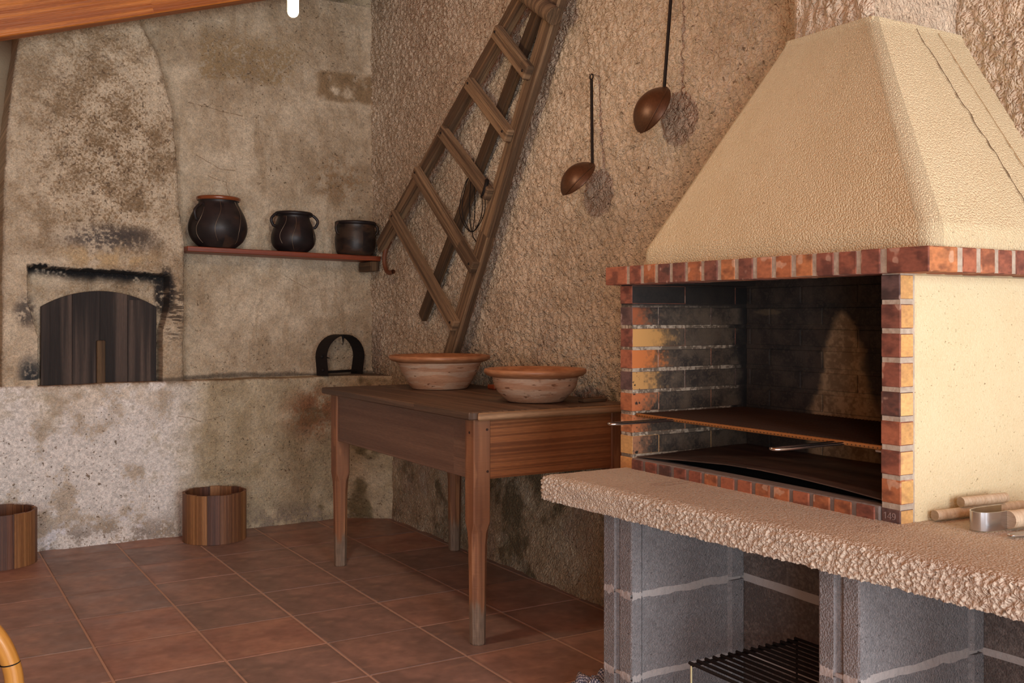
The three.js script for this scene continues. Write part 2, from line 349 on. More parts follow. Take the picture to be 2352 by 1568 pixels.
// ---------------------------------------------------------------- room: oven wall (north)
const wallNorth = structure('wall_north', 'stained lime plaster wall with the bread oven and a low ledge', 'wall');
const uvXY = (p) => [p[0], p[1]];
{
  const lowZ = (x, y) => -5.19 + 0.16 * step(1.95, 2.32, x) ** 2 + 0.012 * (fbm(x * 3, y * 3, 3, 500) - 0.5) + 0.006 * (fbm(x * 22, y * 22, 3, 510) - 0.5) + 0.025 * step(0.1, 0, y) * fbm(x * 12, 1, 2, 512);
  // lower wall: face, rounded edge and top of the ledge in one sheet
  part('lower_wall', surface(420, 150, (u, v) => {
    const x = lerp(-0.2, 2.4, u), edge = ledgeY + 0.008 * (noise(x * 7, 2, 5) - 0.5);
    if (v < 0.8) { const y = v / 0.8 * (edge - 0.012); return [x, y, lowZ(x, y)]; }
    const t = (v - 0.8) / 0.2, z = lowZ(x, 0.75);
    if (t < 0.3) { const a = t / 0.3 * Math.PI / 2; return [x, edge - 0.012 + 0.012 * Math.sin(a), z - 0.012 + 0.012 * Math.cos(a)]; }
    return [x, edge + 0.003 * (noise(x * 30, t * 9, 6) - 0.5), lerp(z - 0.012, -5.62, (t - 0.3) / 0.7)];
  }, uvXY), ovenWall, wallNorth);
  part('upper_wall', surface(300, 420, (u, v) => {
    const x = lerp(0.85, 2.4, u), y = lerp(0.74, 3.25, v);
    return [x, y, NORTH + 0.016 * (fbm(x * 3, y * 3, 4, 520) - 0.5) + 0.006 * (fbm(x * 25, y * 25, 3, 530) - 0.5) + 0.05 * step(2.2, 2.34, x) ** 2];
  }, uvXY), ovenWall, wallNorth);
  part('wall_core', merge([box([WEST - 0.2, -0.1, -5.95], [EAST + 0.2, 3.4, -5.6], 0), box([0.9, 0, -5.6], [EAST + 0.2, 3.4, NORTH - 0.06], 0), box([WEST - 0.2, 0, -5.6], [-0.15, ledgeY, -5.2], 0), box([-0.2, 0, -5.6], [EAST, 0.7, -5.26], 0)]), plainPlaster, wallNorth);
  // breast of the oven with its niche
  const zf = -5.2, deep = 0.095;
  part('oven_breast', surface(330, 420, (u, v) => {
    const y = lerp(0.755, 2.95, v), L = along(breastL, y) + 0.012 * (fbm(y * 9, 1, 3, 540) - 0.5), R = along(breastR, y) + 0.012 * (fbm(y * 9, 4, 3, 550) - 0.5), r = 0.025;
    if (u < 0.04) { const t = u / 0.04; return [L + 0.012 * (1 - t) * 0, y, lerp(-5.6, zf - r, t)]; }
    if (u > 0.96) { const t = (u - 0.96) / 0.04; return [R, y, lerp(zf - r, -5.42, t)]; }
    const s = (u - 0.04) / 0.92, x = lerp(L, R, s), dx = Math.min(x - L, R - x), round = dx < r ? -(r - Math.sqrt(Math.max(0, r * r - (r - dx) ** 2))) : 0;
    const wob = 0.004 * (noise(x * 60, y * 60, 8) - 0.5);
    const inside = step(-0.004, 0.004, Math.min(x - along(nicheL, y), along(nicheR, y) - x, nicheTop(x) - y) + wob);
    return [x, y, zf + round - deep * inside + 0.016 * (fbm(x * 3, y * 3, 4, 560) - 0.5) + 0.007 * (fbm(x * 28, y * 28, 3, 570) - 0.5)];
  }, uvXY), ovenWall, wallNorth);
}

// ---------------------------------------------------------------- room: east wall with thrown plaster
const wallEast = structure('wall_east', 'thick rough thrown plaster wall behind the table and barbecue', 'wall');
const eastRelief = (z, y) => {
  const wz = z + 0.014 * (noise(z * 30, y * 30, 600) - 0.5) * 2, wy = y + 0.02 * (noise(z * 24, y * 24, 610) - 0.5) * 2;
  const near = step(-2.3, -1.6, z), low = step(0.9, 0.6, y) * (1 - near);
  const [a, b] = worley(wz / 0.034, wy / 0.05, 620), [c, e] = worley(wz / 0.017 + 9, wy / 0.024, 630);
  const lumps = 0.009 * (0.9 - a) + 0.009 * Math.min(1, (b - a) * 2.2) + 0.006 * (0.9 - c) + 0.004 * Math.min(1, (e - c) * 2) + 0.008 * (fbm(z * 60, y * 60, 2, 640) - 0.5);
  return 0.03 * (fbm(z * 4, y * 3, 4, 650) - 0.5) + lumps * (0.72 - 0.4 * low) * (1 - 0.25 * near);
};
part('plaster', surface(760, 520, (u, v) => {
  const z = lerp(-5.45, -0.85, u), y = lerp(-0.02, 3.25, v);
  return [EAST - eastRelief(z, y) - 0.025 * step(0.14, 0, y) * fbm(z * 9, 2, 3, 660), y, z];
}, (p) => [p[2], p[1]]), eastWall, wallEast);
part('wall_core', merge([box([EAST + 0.05, -0.1, -5.9], [EAST + 0.3, 3.6, SOUTH + 0.2], 0), box([EAST, 0, -0.9], [EAST + 0.1, 3.4, SOUTH + 0.1], 0)]), plainPlaster, wallEast);

// ---------------------------------------------------------------- room: west and south walls, ceiling, rafter
const wallWest = structure('wall_west', 'plain plaster wall behind the camera on the low side', 'wall');
part('wall_core', box([WEST - 0.25, -0.1, -5.95], [WEST, 2.2, SOUTH + 0.2], 0), plainPlaster, wallWest);
const wallSouth = structure('wall_south', 'plaster wall behind the camera with two open doorways', 'wall');
{
  const [[a0, a1, , ah], [b0, b1, , bh]] = openings, z0 = SOUTH, z1 = SOUTH + 0.22;
  part('wall_core', merge([
    box([WEST - 0.2, 0, z0], [a0, 3.4, z1], 0), box([a0, ah, z0], [a1, 3.4, z1], 0), box([a1, 0, z0], [b0, 3.4, z1], 0),
    box([b0, bh, z0], [b1, 3.4, z1], 0), box([b1, 0, z0], [EAST + 0.2, 3.4, z1], 0)]), plainPlaster, wallSouth);
}
const slope = 0.313, roofY = (x) => 2.53 + slope * (x - 0.364);
const ceiling = structure('ceiling', 'sloping boarded roof over the room', 'ceiling');
{
  const s = new THREE.Shape([[WEST - 0.3, roofY(WEST - 0.3)], [EAST + 0.35, roofY(EAST + 0.35)], [EAST + 0.35, roofY(EAST + 0.35) + 0.12], [WEST - 0.3, roofY(WEST - 0.3) + 0.12]].map((p) => new THREE.Vector2(...p)));
  part('roof_boards', new THREE.ExtrudeGeometry(s, { depth: SOUTH + 0.3 + 6, bevelEnabled: false }).translate(0, 0, -6), M.rafter, ceiling);
  const g = woodBox([-2.7, -0.21, -0.045], [2.05, -0.005, 0.045], 0.004, 0).rotateZ(Math.atan(slope)).translate(0.364, roofY(0.364), -4.945);
  const r = part('rafter', g, M.rafter, scene); r.userData = { kind: 'structure', label: 'orange varnished pine rafter sloping across the upper left corner', category: 'beam' };
}
// ---------------------------------------------------------------- barbecue
const XF = 1.72, ZL = -2.261, ZLi = -2.208, ZRi = -1.3835, ZR = -1.336, XB = 2.148, Y0 = 0.68, YL = 1.186, YT = 1.236, PITCH = 0.0593;
// one sheet of brick colours: soot pictures in the upper half, sixteen tones below
const toneList = [[174, 106, 68], [140, 84, 66], [106, 80, 74], [186, 120, 76], [152, 90, 68], [132, 82, 66], [174, 108, 74], [118, 74, 62], [208, 162, 100], [214, 170, 112], [200, 154, 96], [206, 150, 90], [30, 26, 24], [46, 38, 33], [92, 76, 60], [164, 98, 70]];
const brickSheet = texture(2048, 2048, 1, 1, (u, v) => {
  if (v >= 0.5) {
    const y = Y0 + (v - 0.5) / 0.5 * 0.62;
    if (u < 0.5) {                                                 // west-lit side wall of the firebox: clean at the mouth, sooty inside
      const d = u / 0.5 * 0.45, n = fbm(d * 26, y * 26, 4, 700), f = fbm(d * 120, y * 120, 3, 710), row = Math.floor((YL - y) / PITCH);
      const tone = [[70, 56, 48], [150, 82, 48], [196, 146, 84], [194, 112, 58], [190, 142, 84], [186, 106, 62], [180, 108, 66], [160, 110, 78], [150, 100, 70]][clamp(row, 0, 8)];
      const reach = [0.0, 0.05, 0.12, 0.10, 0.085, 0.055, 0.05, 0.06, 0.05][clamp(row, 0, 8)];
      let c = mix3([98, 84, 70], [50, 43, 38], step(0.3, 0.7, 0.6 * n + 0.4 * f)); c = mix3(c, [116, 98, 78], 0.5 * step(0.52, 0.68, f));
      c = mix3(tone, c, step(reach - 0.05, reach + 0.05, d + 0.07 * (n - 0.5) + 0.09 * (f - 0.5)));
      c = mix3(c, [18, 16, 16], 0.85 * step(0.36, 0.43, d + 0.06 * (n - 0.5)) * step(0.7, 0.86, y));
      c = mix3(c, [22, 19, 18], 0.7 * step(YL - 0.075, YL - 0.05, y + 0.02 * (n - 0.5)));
      const drop = step(0.70, 0.76, f) * step(0.06, 0.0, d) * step(0.98, 0.9, y); return mix3(c, [24, 20, 18], drop);
    }
    const z = -2.22 + (u - 0.5) / 0.5 * 0.86, n = fbm(z * 24, y * 24, 4, 720), f = fbm(z * 110, y * 110, 3, 730);
    let c = mix3([62, 52, 45], [32, 27, 25], step(0.3, 0.7, 0.6 * n + 0.4 * f)); c = mix3(c, [90, 76, 62], 0.4 * step(0.54, 0.7, f));
    const w = along([[0.84, 0.135], [0.9, 0.10], [1.03, 0.075], [1.1, 0.03], [1.125, 0]], y), s = (w - Math.abs(z + 1.845 + 0.02 * (y - 0.9))) / 0.05 + 0.9 * (n - 0.5) + 0.3 * (f - 0.5);
    const clean = mix3([172, 146, 114], [128, 104, 78], step(0.35, 0.65, 0.5 * n + 0.5 * f));
    c = mix3(c, clean, 0.9 * step(0.0, 0.6, s));
    const right = step(-1.78, -1.70, z + 0.05 * (n - 0.5)) * step(0.905, 0.87, y + 0.02 * (n - 0.5)); c = mix3(c, [120, 104, 84], 0.8 * right);
    const scuff = step(1.0, 0.5, Math.hypot((z + 2.115) / 0.06, (y - 1.11) / 0.012) + 0.5 * (f - 0.5)); return mix3(c, [96, 80, 60], 0.7 * scuff);
  }
  const i = Math.floor(u * 4), j = Math.floor(v / 0.125), k = j * 4 + i, x = u * 4 % 1, y = v / 0.125 % 1;
  const a = fbm(u * 40, v * 80, 4, 740 + k), b = fbm(u * 200, v * 400, 3, 760 + k), t = toneList[k];
  const deep = k > 7 && k < 12 ? 0.9 : 0.72; let c = mix3(t, [t[0] * deep, t[1] * deep * 0.97, t[2] * deep], step(0.4, 0.75, a));
  if (k < 8) c = mix3(c, [58, 44, 40], 0.6 * step(0.58, 0.76, fbm(u * 26 + k, v * 52, 4, 780)) * (k === 5 || k === 7 || k === 2 ? 1 : 0.3));
  if (k < 8) c = mix3(c, [214, 186, 164], 0.5 * step(0.68, 0.76, fbm(u * 60 + k, v * 60, 3, 790)));
  const q = 0.9 + 0.2 * b; return [c[0] * q, c[1] * q, c[2] * q];
});
brickSheet.wrapS = brickSheet.wrapT = THREE.ClampToEdgeWrapping;
const brickMat = std({ map: brickSheet, roughness: 0.85 });
const swatch = (k, a, b) => { const i = k % 4, j = Math.floor(k / 4); return [(i + 0.06 + 0.88 * clamp(a)) / 4, (j + 0.06 + 0.88 * clamp(b)) * 0.125]; };
const sideSoot = (x, y) => [clamp((x - XF) / 0.45) * 0.498, 0.5 + clamp((y - Y0) / 0.62) * 0.499];
const backSoot = (z, y) => [0.502 + clamp((z + 2.22) / 0.86) * 0.496, 0.5 + clamp((y - Y0) / 0.62) * 0.499];
// faces: { 'x-': tone, ... } or functions of the point
function brick(parent, lo, hi, faces, rest, bevel = 0.0022) {
  const dx = rnd(0, 0.4), dy = rnd(0, 0.3);
  const g = box(lo, hi, bevel, (p, ax, sg) => {
    const k = faces['xyz'[ax] + (sg < 0 ? '-' : '+')] ?? rest;
    if (typeof k === 'function') return k(p);
    const [a, b] = ax === 0 ? [p[2] - lo[2], p[1] - lo[1]] : ax === 1 ? [p[0] - lo[0], p[2] - lo[2]] : [p[0] - lo[0], p[1] - lo[1]];
    return swatch(k, dx + a * 3, dy + b * 5);
  });
  return part('brick', g, brickMat, parent);
}
const barbecue = thing('brick_barbecue', 'built-in brick barbecue with cream stucco hood and sooty firebox', 'barbecue');
const creamStucco = std({ map: speckle, bumpMap: stucco, bumpScale: 0.003, roughness: 0.95 });
const smoothStucco = std({ map: speckle, bumpMap: stucco, bumpScale: 0.0010, roughness: 0.95 });
{
  const J = 0.0095, jit = () => rnd(-0.0008, 0.0008);
  const rows = []; for (let r = 0; r < 9; r++) { const top = YL - 0.003 - r * PITCH; rows.push([Math.max(top - PITCH + J, Y0 - 0.012), top]); }
  // left side wall: its brick ends are the left jamb
  const sideMortar = std({ map: texture(512, 512, 0.46, 0.56, (x, y) => { const n = fbm(x * 30, y * 30, 4, 795), f = fbm(x * 160, y * 160, 3, 796); let c = mix3([198, 182, 160], [142, 124, 106], f); c = mix3(c, [96, 82, 68], 0.8 * step(0.46, 0.62, 0.5 * n + 0.5 * f + 0.25 * (x - XF))); c = mix3(c, [30, 26, 24], step(0.34, 0.42, x - XF + 0.08 * (n - 0.5))); return mix3(c, [40, 34, 30], step(YL - 0.07, YL - 0.05, y)); }, { x0: XF, y0: Y0 - 0.03 }), bumpMap: grain, bumpScale: 0.003, roughness: 0.95 });
  const left = part('side_wall', box([XF + 0.0018, Y0 - 0.02, ZL + 0.002], [XB + 0.03, YL, ZLi - 0.0012], 0), sideMortar, barbecue);
  const leftEnd = [4, 2, 1, 15, 2, 0, 3, 10, 11];
  rows.forEach(([y0, y1], r) => {
    const cuts = r % 2 ? [XF, 1.813, 2.007, XB + 0.02] : [XF, 1.909, 2.102, XB + 0.02];
    for (let i = 0; i < 3; i++) brick(left, [cuts[i] + (i ? 0.0007 : jit()), y0 + jit(), ZL], [cuts[i + 1] - 0.0007, y1 + jit(), ZLi + jit()], { 'x-': leftEnd[r], 'z+': (p) => sideSoot(p[0], p[1]) }, i ? 13 : leftEnd[r], 0.001);
  });
  // right side wall: jamb bricks with yellow returns
  const right = part('side_wall', box([XF + 0.002, Y0 - 0.02, ZRi + 0.002], [XF + 0.055, YL, ZR - 0.0012], 0), M.mortar, barbecue);
  const rightEnd = [2, 5, 1, 1, 7, 15, 4, 0, 2], yellow = [8, 10, 8, 10, 9, 10, 9, 8, 8];
  rows.forEach(([y0, y1], r) => brick(right, [XF + jit(), y0 + jit(), ZRi + jit()], [XF + 0.042, y1 + jit(), ZR + jit()], { 'x-': rightEnd[r], 'z+': yellow[r], 'z-': 12 }, rightEnd[r]));
  // the number stamped on the lowest, half-buried brick of the right jamb
  const font = await new FontLoader().loadAsync('fonts/droid/droid_sans_regular.typeface.json');
  part('stamped_number', new TextGeometry('149', { font, size: 0.0135, depth: 0.0008, curveSegments: 4 }).rotateY(-Math.PI / 2).translate(XF - 0.0009, Y0 + 0.0065, ZRi + 0.007), std({ color: srgb(150, 128, 122), roughness: 0.95 }), right);
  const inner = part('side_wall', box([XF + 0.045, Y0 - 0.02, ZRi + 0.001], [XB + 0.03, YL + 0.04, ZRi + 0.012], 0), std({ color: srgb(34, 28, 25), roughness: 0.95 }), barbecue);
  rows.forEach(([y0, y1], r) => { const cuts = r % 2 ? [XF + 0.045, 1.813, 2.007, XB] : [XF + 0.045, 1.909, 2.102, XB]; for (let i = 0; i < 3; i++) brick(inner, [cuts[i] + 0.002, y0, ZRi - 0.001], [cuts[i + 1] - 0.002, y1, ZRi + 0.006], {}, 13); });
  // back wall of the firebox
  const back = part('back_wall', box([XB + 0.0008, Y0, -2.218], [XB + 0.05, Y0 + 0.618, -1.362], 0, (p) => backSoot(p[2], p[1])), brickMat, barbecue);
  rows.forEach(([y0, y1], r) => { for (let i = -1; i < 5; i++) { const a = Math.max(ZLi, ZLi + i * 0.195 + (r % 2 ? 0.0975 : 0.02)), b = Math.min(ZRi, ZLi + (i + 1) * 0.195 + (r % 2 ? 0.0975 : 0.02)); if (b - a > 0.01) brick(back, [XB - 0.0032, y0 + 0.001, a + 0.0025], [XB + 0.03, y1 - 0.001, b - 0.0025], { 'x-': (p) => backSoot(p[2], p[1]) }, 13); } });
  // lintel course, returning along both sides
  const LX = 1.698, LZ0 = -2.302, LZ1 = -1.2535;
  const lintel = part('lintel', merge([box([LX + 0.002, YL + 0.001, LZ0 + 0.002], [LX + 0.1, YT - 0.001, LZ1 - 0.002], 0), box([LX + 0.1, YL + 0.001, LZ1 - 0.09], [EAST + 0.02, YT - 0.001, LZ1 - 0.002], 0)]), M.mortar, barbecue);
  part('lintel_bed', box([LX + 0.1, YL + 0.001, LZ0 + 0.002], [EAST + 0.02, YT - 0.001, LZ0 + 0.13], 0, (p) => swatch(13, p[0] * 2, p[2])), brickMat, barbecue);
  const frontTone = [4, 0, 7, 5, 0, 5, 3, 5, 6, 0, 3, 1, 4, 1];
  brick(lintel, [LX, YL, LZ0], [LX + 0.09, YT, -2.205], { 'x-': 15 }, 15);
  for (let i = 0; i < 14; i++) { const a = -2.192 + i * 0.0597; brick(lintel, [LX + jit(), YL + jit(), a + jit()], [LX + 0.09, YT + jit(), a + 0.0485 + jit()], {}, frontTone[i]); }
  brick(lintel, [LX, YL, -1.3525], [LX + 0.0905, YT, LZ1], { 'x-': 1, 'z+': 3 }, 3);
  const sideTone = [15, 6, 4, 1, 0, 15, 4, 6];
  for (let i = 0; i < 8; i++) { const a = LX + 0.106 + i * 0.059; brick(lintel, [a, YL + jit(), LZ1 - 0.09], [a + 0.046, YT + jit(), LZ1 + jit()], {}, sideTone[i]); }
  for (let i = 0; i < 8; i++) { const a = LX + 0.106 + i * 0.059; brick(lintel, [a, YL + jit(), LZ0], [a + 0.046, YT + jit(), LZ0 + 0.08], {}, sideTone[7 - i]); }
  // sill course
  const sill = part('sill', box([XF - 0.003, Y0 - 0.02, ZLi], [XF + 0.045, Y0 + 0.029, ZRi], 0.003), std({ color: srgb(122, 110, 104), roughness: 0.95, bumpMap: grain, bumpScale: 0.004 }), barbecue);
  const sillTone = [5, 4, 7, 1, 4, 0, 15, 15, 0, 0, 15, 0, 0, 1];
  for (let i = 0; i < 14; i++) { const a = ZLi + 0.004 + i * 0.0586; brick(sill, [XF - 0.006 + jit(), Y0 - 0.01, a], [XF + 0.03, Y0 + 0.027 + jit(), a + 0.047 + jit()], {}, sillTone[i]); }
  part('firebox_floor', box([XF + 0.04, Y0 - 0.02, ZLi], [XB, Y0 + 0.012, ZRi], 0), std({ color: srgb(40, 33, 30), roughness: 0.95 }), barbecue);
  // stuccoed side panel
  part('side_panel', box([XF + 0.043, Y0 - 0.01, ZRi + 0.012], [EAST + 0.01, YL + 0.002, ZR + 0.0015], 0.006, (p, ax) => ax === 2 ? [p[0], p[1]] : [p[2], p[1]]), smoothStucco, barbecue);
  // hood: rounded-corner loft, closed by the wall
  const levels = [[YT, 0], [YT + 0.034, 0], [YT + 0.05, 0.012], [1.79, 0.985], [1.806, 1]];
  const base = { x: 1.742, l: -2.195, r: -1.277, rl: 0.03, rr: 0.035 }, top = { x: 1.95, l: -1.868, r: -1.592, rl: 0.012, rr: 0.022 };
  const hoodAt = (u, y) => {
    const t = along(levels, y), x = lerp(base.x, top.x, t), l = lerp(base.l, top.l, t), r = lerp(base.r, top.r, t), rl = lerp(base.rl, top.rl, t), rr = lerp(base.rr, top.rr, t);
    if (u < 0.25) return [lerp(EAST + 0.06, x + rl, u / 0.25), y, l];
    if (u < 0.3) { const a = (u - 0.25) / 0.05 * Math.PI / 2; return [x + rl - rl * Math.sin(a), y, l + rl - rl * Math.cos(a)]; }
    if (u < 0.68) return [x, y, lerp(l + rl, r - rr, (u - 0.3) / 0.38)];
    if (u < 0.75) { const a = (u - 0.68) / 0.07 * Math.PI / 2; return [x + rr - rr * Math.cos(a), y, r - rr + rr * Math.sin(a)]; }
    return [lerp(x + rr, EAST + 0.06, (u - 0.75) / 0.25), y, r];
  };
  const hood = part('hood', merge([box([top.x + 0.002, 1.796, top.l + 0.002], [EAST + 0.06, 1.8055, top.r - 0.002], 0), surface(200, 120, (u, v) => {
    const p = hoodAt(u, lerp(YT - 0.002, 1.806, v)), d = 0.005 * (fbm((p[0] + p[2]) * 7, p[1] * 7, 3, 820) - 0.5);
    return [p[0] + (u > 0.28 && u < 0.7 ? d : 0), p[1], p[2] + (u > 0.7 ? d : 0)];
  }, (p, u) => [u * 2.1, p[1] * 1.06])]), creamStucco, barbecue);
  // mortar seams of the hood's side
  const seam = (x0, x1, w, amp, s) => {
    const pos = [], idx = [], n = 90;
    for (let i = 0; i <= n; i++) {
      const y = lerp(YT + 0.01, 1.795, i / n), t = along(levels, y), r = lerp(base.r, top.r, t), x = lerp(x0, x1, i / n) + amp * (fbm(y * 30, s, 3, 830) - 0.5), hw = w * Math.max(0.06, 2.2 * noise(y * 75, s, 840) - 0.35);
      pos.push(x - hw, y, r + 0.0035, x, y, r + 0.005, x + hw, y, r + 0.0035);
      if (i) { const a = i * 3; idx.push(a - 3, a - 2, a, a, a - 2, a + 1, a - 2, a - 1, a + 1, a + 1, a - 1, a + 2); }
    }
    const g = new THREE.BufferGeometry(); g.setAttribute('position', new THREE.Float32BufferAttribute(pos, 3)); g.setAttribute('uv', new THREE.Float32BufferAttribute(pos.flatMap((_, i) => i % 3 ? [] : [0, 0]), 2)); g.setIndex(idx); g.computeVertexNormals(); return g;
  };
  part('seam', seam(2.115, 2.10, 0.0011, 0.016, 3), std({ color: srgb(88, 66, 44), roughness: 1 }), hood);
  part('seam', seam(2.20, 2.185, 0.0009, 0.004, 8), std({ color: srgb(150, 118, 78), roughness: 1 }), hood);
  // flue above the hood, thrown plaster in front, trowelled on its side
  const fx = 1.974, fl = -1.856, fr = -1.605;
  part('flue', merge([
    surface(70, 260, (u, v) => { const z = lerp(fl, fr, u), y = lerp(1.795, 3.2, v), [a] = worley((z + 0.01 * noise(z * 40, y * 20, 1)) / 0.026, y / 0.06, 850), e = step(0, 0.06, Math.min(u, 1 - u)); return [fx - e * (0.014 * (0.9 - a) + 0.008 * fbm(z * 50, y * 30, 3, 860)), y, z]; }, (p) => [p[2], p[1]]),
    surface(60, 120, (u, v) => { const x = lerp(fx, EAST + 0.02, u), y = lerp(1.795, 3.2, v); return [x, y, fr + 0.006 * (fbm(x * 9, y * 9, 3, 870) - 0.5) * step(0, 0.1, u)]; }, (p) => [-p[0], p[1]]),
    surface(10, 40, (u, v) => [lerp(fx, EAST + 0.02, u), lerp(1.795, 3.2, v), fl], (p) => [-p[0], p[1]], true)]), eastWall, barbecue);
}

// ---------------------------------------------------------------- counter slab and its block base
{
  const z0 = -2.252, z1 = -0.62, xBack = EAST + 0.005, front = (z) => lerp(1.443, 1.535, (z - z0) / (z1 - z0)), yT = Y0, yB = 0.614, R = 0.022;
  const g = new THREE.BoxGeometry(1, 1, 1, 150, 34, 720), p = g.attributes.position, uv = g.attributes.uv, nrm = new THREE.Vector3();
  for (let i = 0; i < p.count; i++) {
    let a = p.getX(i) + 0.5, b = p.getY(i) + 0.5, c = p.getZ(i) + 0.5;
    a = a ** 1.8;
    const z = lerp(z0, z1, c), xf = front(z), y = lerp(yB, yT, b), x = lerp(xf, xBack, a);
    const cx = clamp(x, xf + R, xBack), cy = clamp(y, yB + R * 0.7, yT - R * 0.85), cz = clamp(z, z0 + R, z1 - R);
    nrm.set(x - cx, y - cy, z - cz); let q = [x, y, z];
    const L = nrm.length();
    if (L > 1e-6) { nrm.divideScalar(L); const rr = Math.min(R, Math.max(Math.abs(x - cx), Math.abs(y - cy), Math.abs(z - cz))); q = [cx + nrm.x * rr, cy + nrm.y * rr, cz + nrm.z * rr]; } else nrm.set(0, b > 0.5 ? 1 : -1, 0);
    const rough = step(0.06, 0.01, q[0] - xf) , smear = step(1.0, 0.6, Math.hypot((z + 2.02) / 0.17, (y - 0.645) / 0.05));
    const k = worley3(q[0] / 0.0085, q[1] / 0.0085, q[2] / 0.0085, 880), w = worley3(q[0] / 0.0055, q[1] / 0.0055, q[2] / 0.0055, 881);
    const topFace = nrm.y > 0.7 ? 0.35 : 1;
    const d = (0.0085 * (0.62 - k) * (1 - 0.75 * smear) * (0.25 + 0.75 * rough) + 0.0022 * (0.6 - w)) * topFace + 0.006 * (fbm(q[2] * 11, q[1] * 30, 3, 890) - 0.5) * rough;
    if (q[0] < xBack - 0.02) p.setXYZ(i, q[0] + nrm.x * d, q[1] + nrm.y * d, q[2] + nrm.z * d); else p.setXYZ(i, q[0], q[1], q[2]);
    uv.setXY(i, q[2], q[0] + q[1]);
  }
  g.computeVertexNormals();
  single('counter_slab', g, std({ map: texture(1024, 1024, 0.8, 0.8, (x, y) => { const a = fbm(x * 200, y * 200, 3, 900), b = fbm(x * 6, y * 6, 4, 905), n = noise(x * 240, y * 240, 906); const c = mix3([212, 198, 178], [186, 168, 150], clamp(0.7 * a + 0.6 * b - 0.2)); return n > 0.9 && a > 0.5 ? mix3(c, [90, 76, 62], 0.6) : c; }), bumpMap: stucco, bumpScale: 0.003, roughness: 0.95 }),
    'thick washed-aggregate concrete slab carrying the brick barbecue', 'counter slab');

  const blockTex = texture(1024, 512, 0.5, 0.25, (x, y) => { const a = fbm(x * 160, y * 160, 3, 910), b = fbm(x * 8, y * 8, 4, 915), n = noise(x * 330, y * 330, 916); const c = mix3([150, 146, 146], [112, 108, 108], clamp(0.8 * a + 0.6 * b - 0.25)); return n > 0.92 ? mix3(c, [70, 66, 66], 0.6) : n < 0.06 ? mix3(c, [200, 196, 194], 0.5) : c; });
  const blockMat = std({ map: blockTex, bumpMap: stucco, bumpScale: 0.002, roughness: 0.95 });
  const jointMat = std({ color: srgb(176, 168, 164), roughness: 0.95, bumpMap: grain, bumpScale: 0.004 });
  const baseObj = thing('block_base', 'grey concrete block supports under the counter slab', 'block support');
  // plan outline of one block, long axis +x from 0 to L, centred on z
  const blockGeo = (L, W, h) => {
    const w = W / 2, s = new THREE.Shape(), n = 0.008, pts = [[0.002, -w], [0, -w + 0.004], [0, -0.012], [0.012, -0.006], [0.012, 0.006], [0, 0.012], [0, w - 0.004], [0.002, w], [0.03, w], [0.04, w - n], [L - 0.05, w - n], [L - 0.04, w], [L, w], [L, -w], [L - 0.04, -w], [L - 0.05, -w + n], [0.04, -w + n], [0.03, -w]];
    pts.forEach(([a, b], i) => i ? s.lineTo(a, b) : s.moveTo(a, b));
    const g = new THREE.ExtrudeGeometry(s, { depth: h, bevelEnabled: false }); g.rotateX(-Math.PI / 2);
    const q = g.attributes.position, v = g.attributes.uv, nn = g.attributes.normal; for (let i = 0; i < q.count; i++) v.setXY(i, q.getX(i) + q.getZ(i), Math.abs(nn.getY(i)) > 0.5 ? q.getZ(i) : q.getY(i));
    return g;
  };
  const H = 0.196, course = 0.2047, G1 = blockGeo(0.375, 0.118, H), G2 = blockGeo(0.39, 0.1, H);
  // wiped mortar joint: a filled bed with ragged smears lying on the faces
  const smear = (n, at, seed) => { const w = (t, k) => 0.004 + 0.011 * fbm(t * 9 + k, seed, 3, 930 + k) * (0.4 + noise(t * 4, seed, 935 + k)); return surface(n, 4, (u, v) => at(u, lerp(-w(u, 1), w(u, 7), v) + (course - H) / 2, 0.0012 * Math.sin(Math.PI * v)), (p) => [p[0] + p[2], p[1]]); };
  const joint = (L, W, seed) => merge([box([0.004, 0, -W / 2 + 0.009], [L, course - H, W / 2 - 0.009], 0.001),
    smear(60, (u, y, o) => [lerp(0.036, L, u), y, W / 2 - 0.0078 + o], seed), smear(12, (u, y, o) => [-o, y, lerp(-W / 2 + 0.004, -0.012, u)], seed + 3), smear(12, (u, y, o) => [-o, y, lerp(0.012, W / 2 - 0.004, u)], seed + 5), smear(12, (u, y, o) => [lerp(0.002, 0.03, u), y, W / 2 + o], seed + 8)]);
  const backMat = std({ map: texture(512, 256, 0.5, 0.25, (x, y) => { const a = fbm(x * 160, y * 160, 3, 940), b = fbm(x * 7, y * 7, 4, 945); return mix3([128, 116, 110], [92, 82, 78], step(0.3, 0.7, 0.5 * a + 0.5 * b)); }), bumpMap: stucco, bumpScale: 0.002, roughness: 0.95 });
  const stacks = [[-2.042, 0.118, G1], [-1.339, 0.1, G2], [-0.70, 0.1, G2]];
  for (const [z, W, G] of stacks) for (let k = 0; k < 3; k++) {
    const m = part('concrete_block', G, blockMat, baseObj); m.position.set(1.543, k * course, z);
    if (k < 2) { const j = part('mortar_joint', joint(0.37, W, k * 11 + z * 7), jointMat, baseObj); j.position.set(1.543, k * course + H, z); }
  }
  const GB = box([0, 0, 0], [0.12, H, 0.398], 0.003, (p, ax) => ax === 0 ? [p[2], p[1]] : [p[0] + p[2], p[1]]);
  for (let k = 0; k < 3; k++) for (let i = 0; i < 4; i++) {
    const a = -2.1 + i * 0.405 - (k % 2 ? 0.0 : 0.0);
    const m = part('concrete_block', GB, backMat, baseObj); m.position.set(1.922, k * course, a);
  }
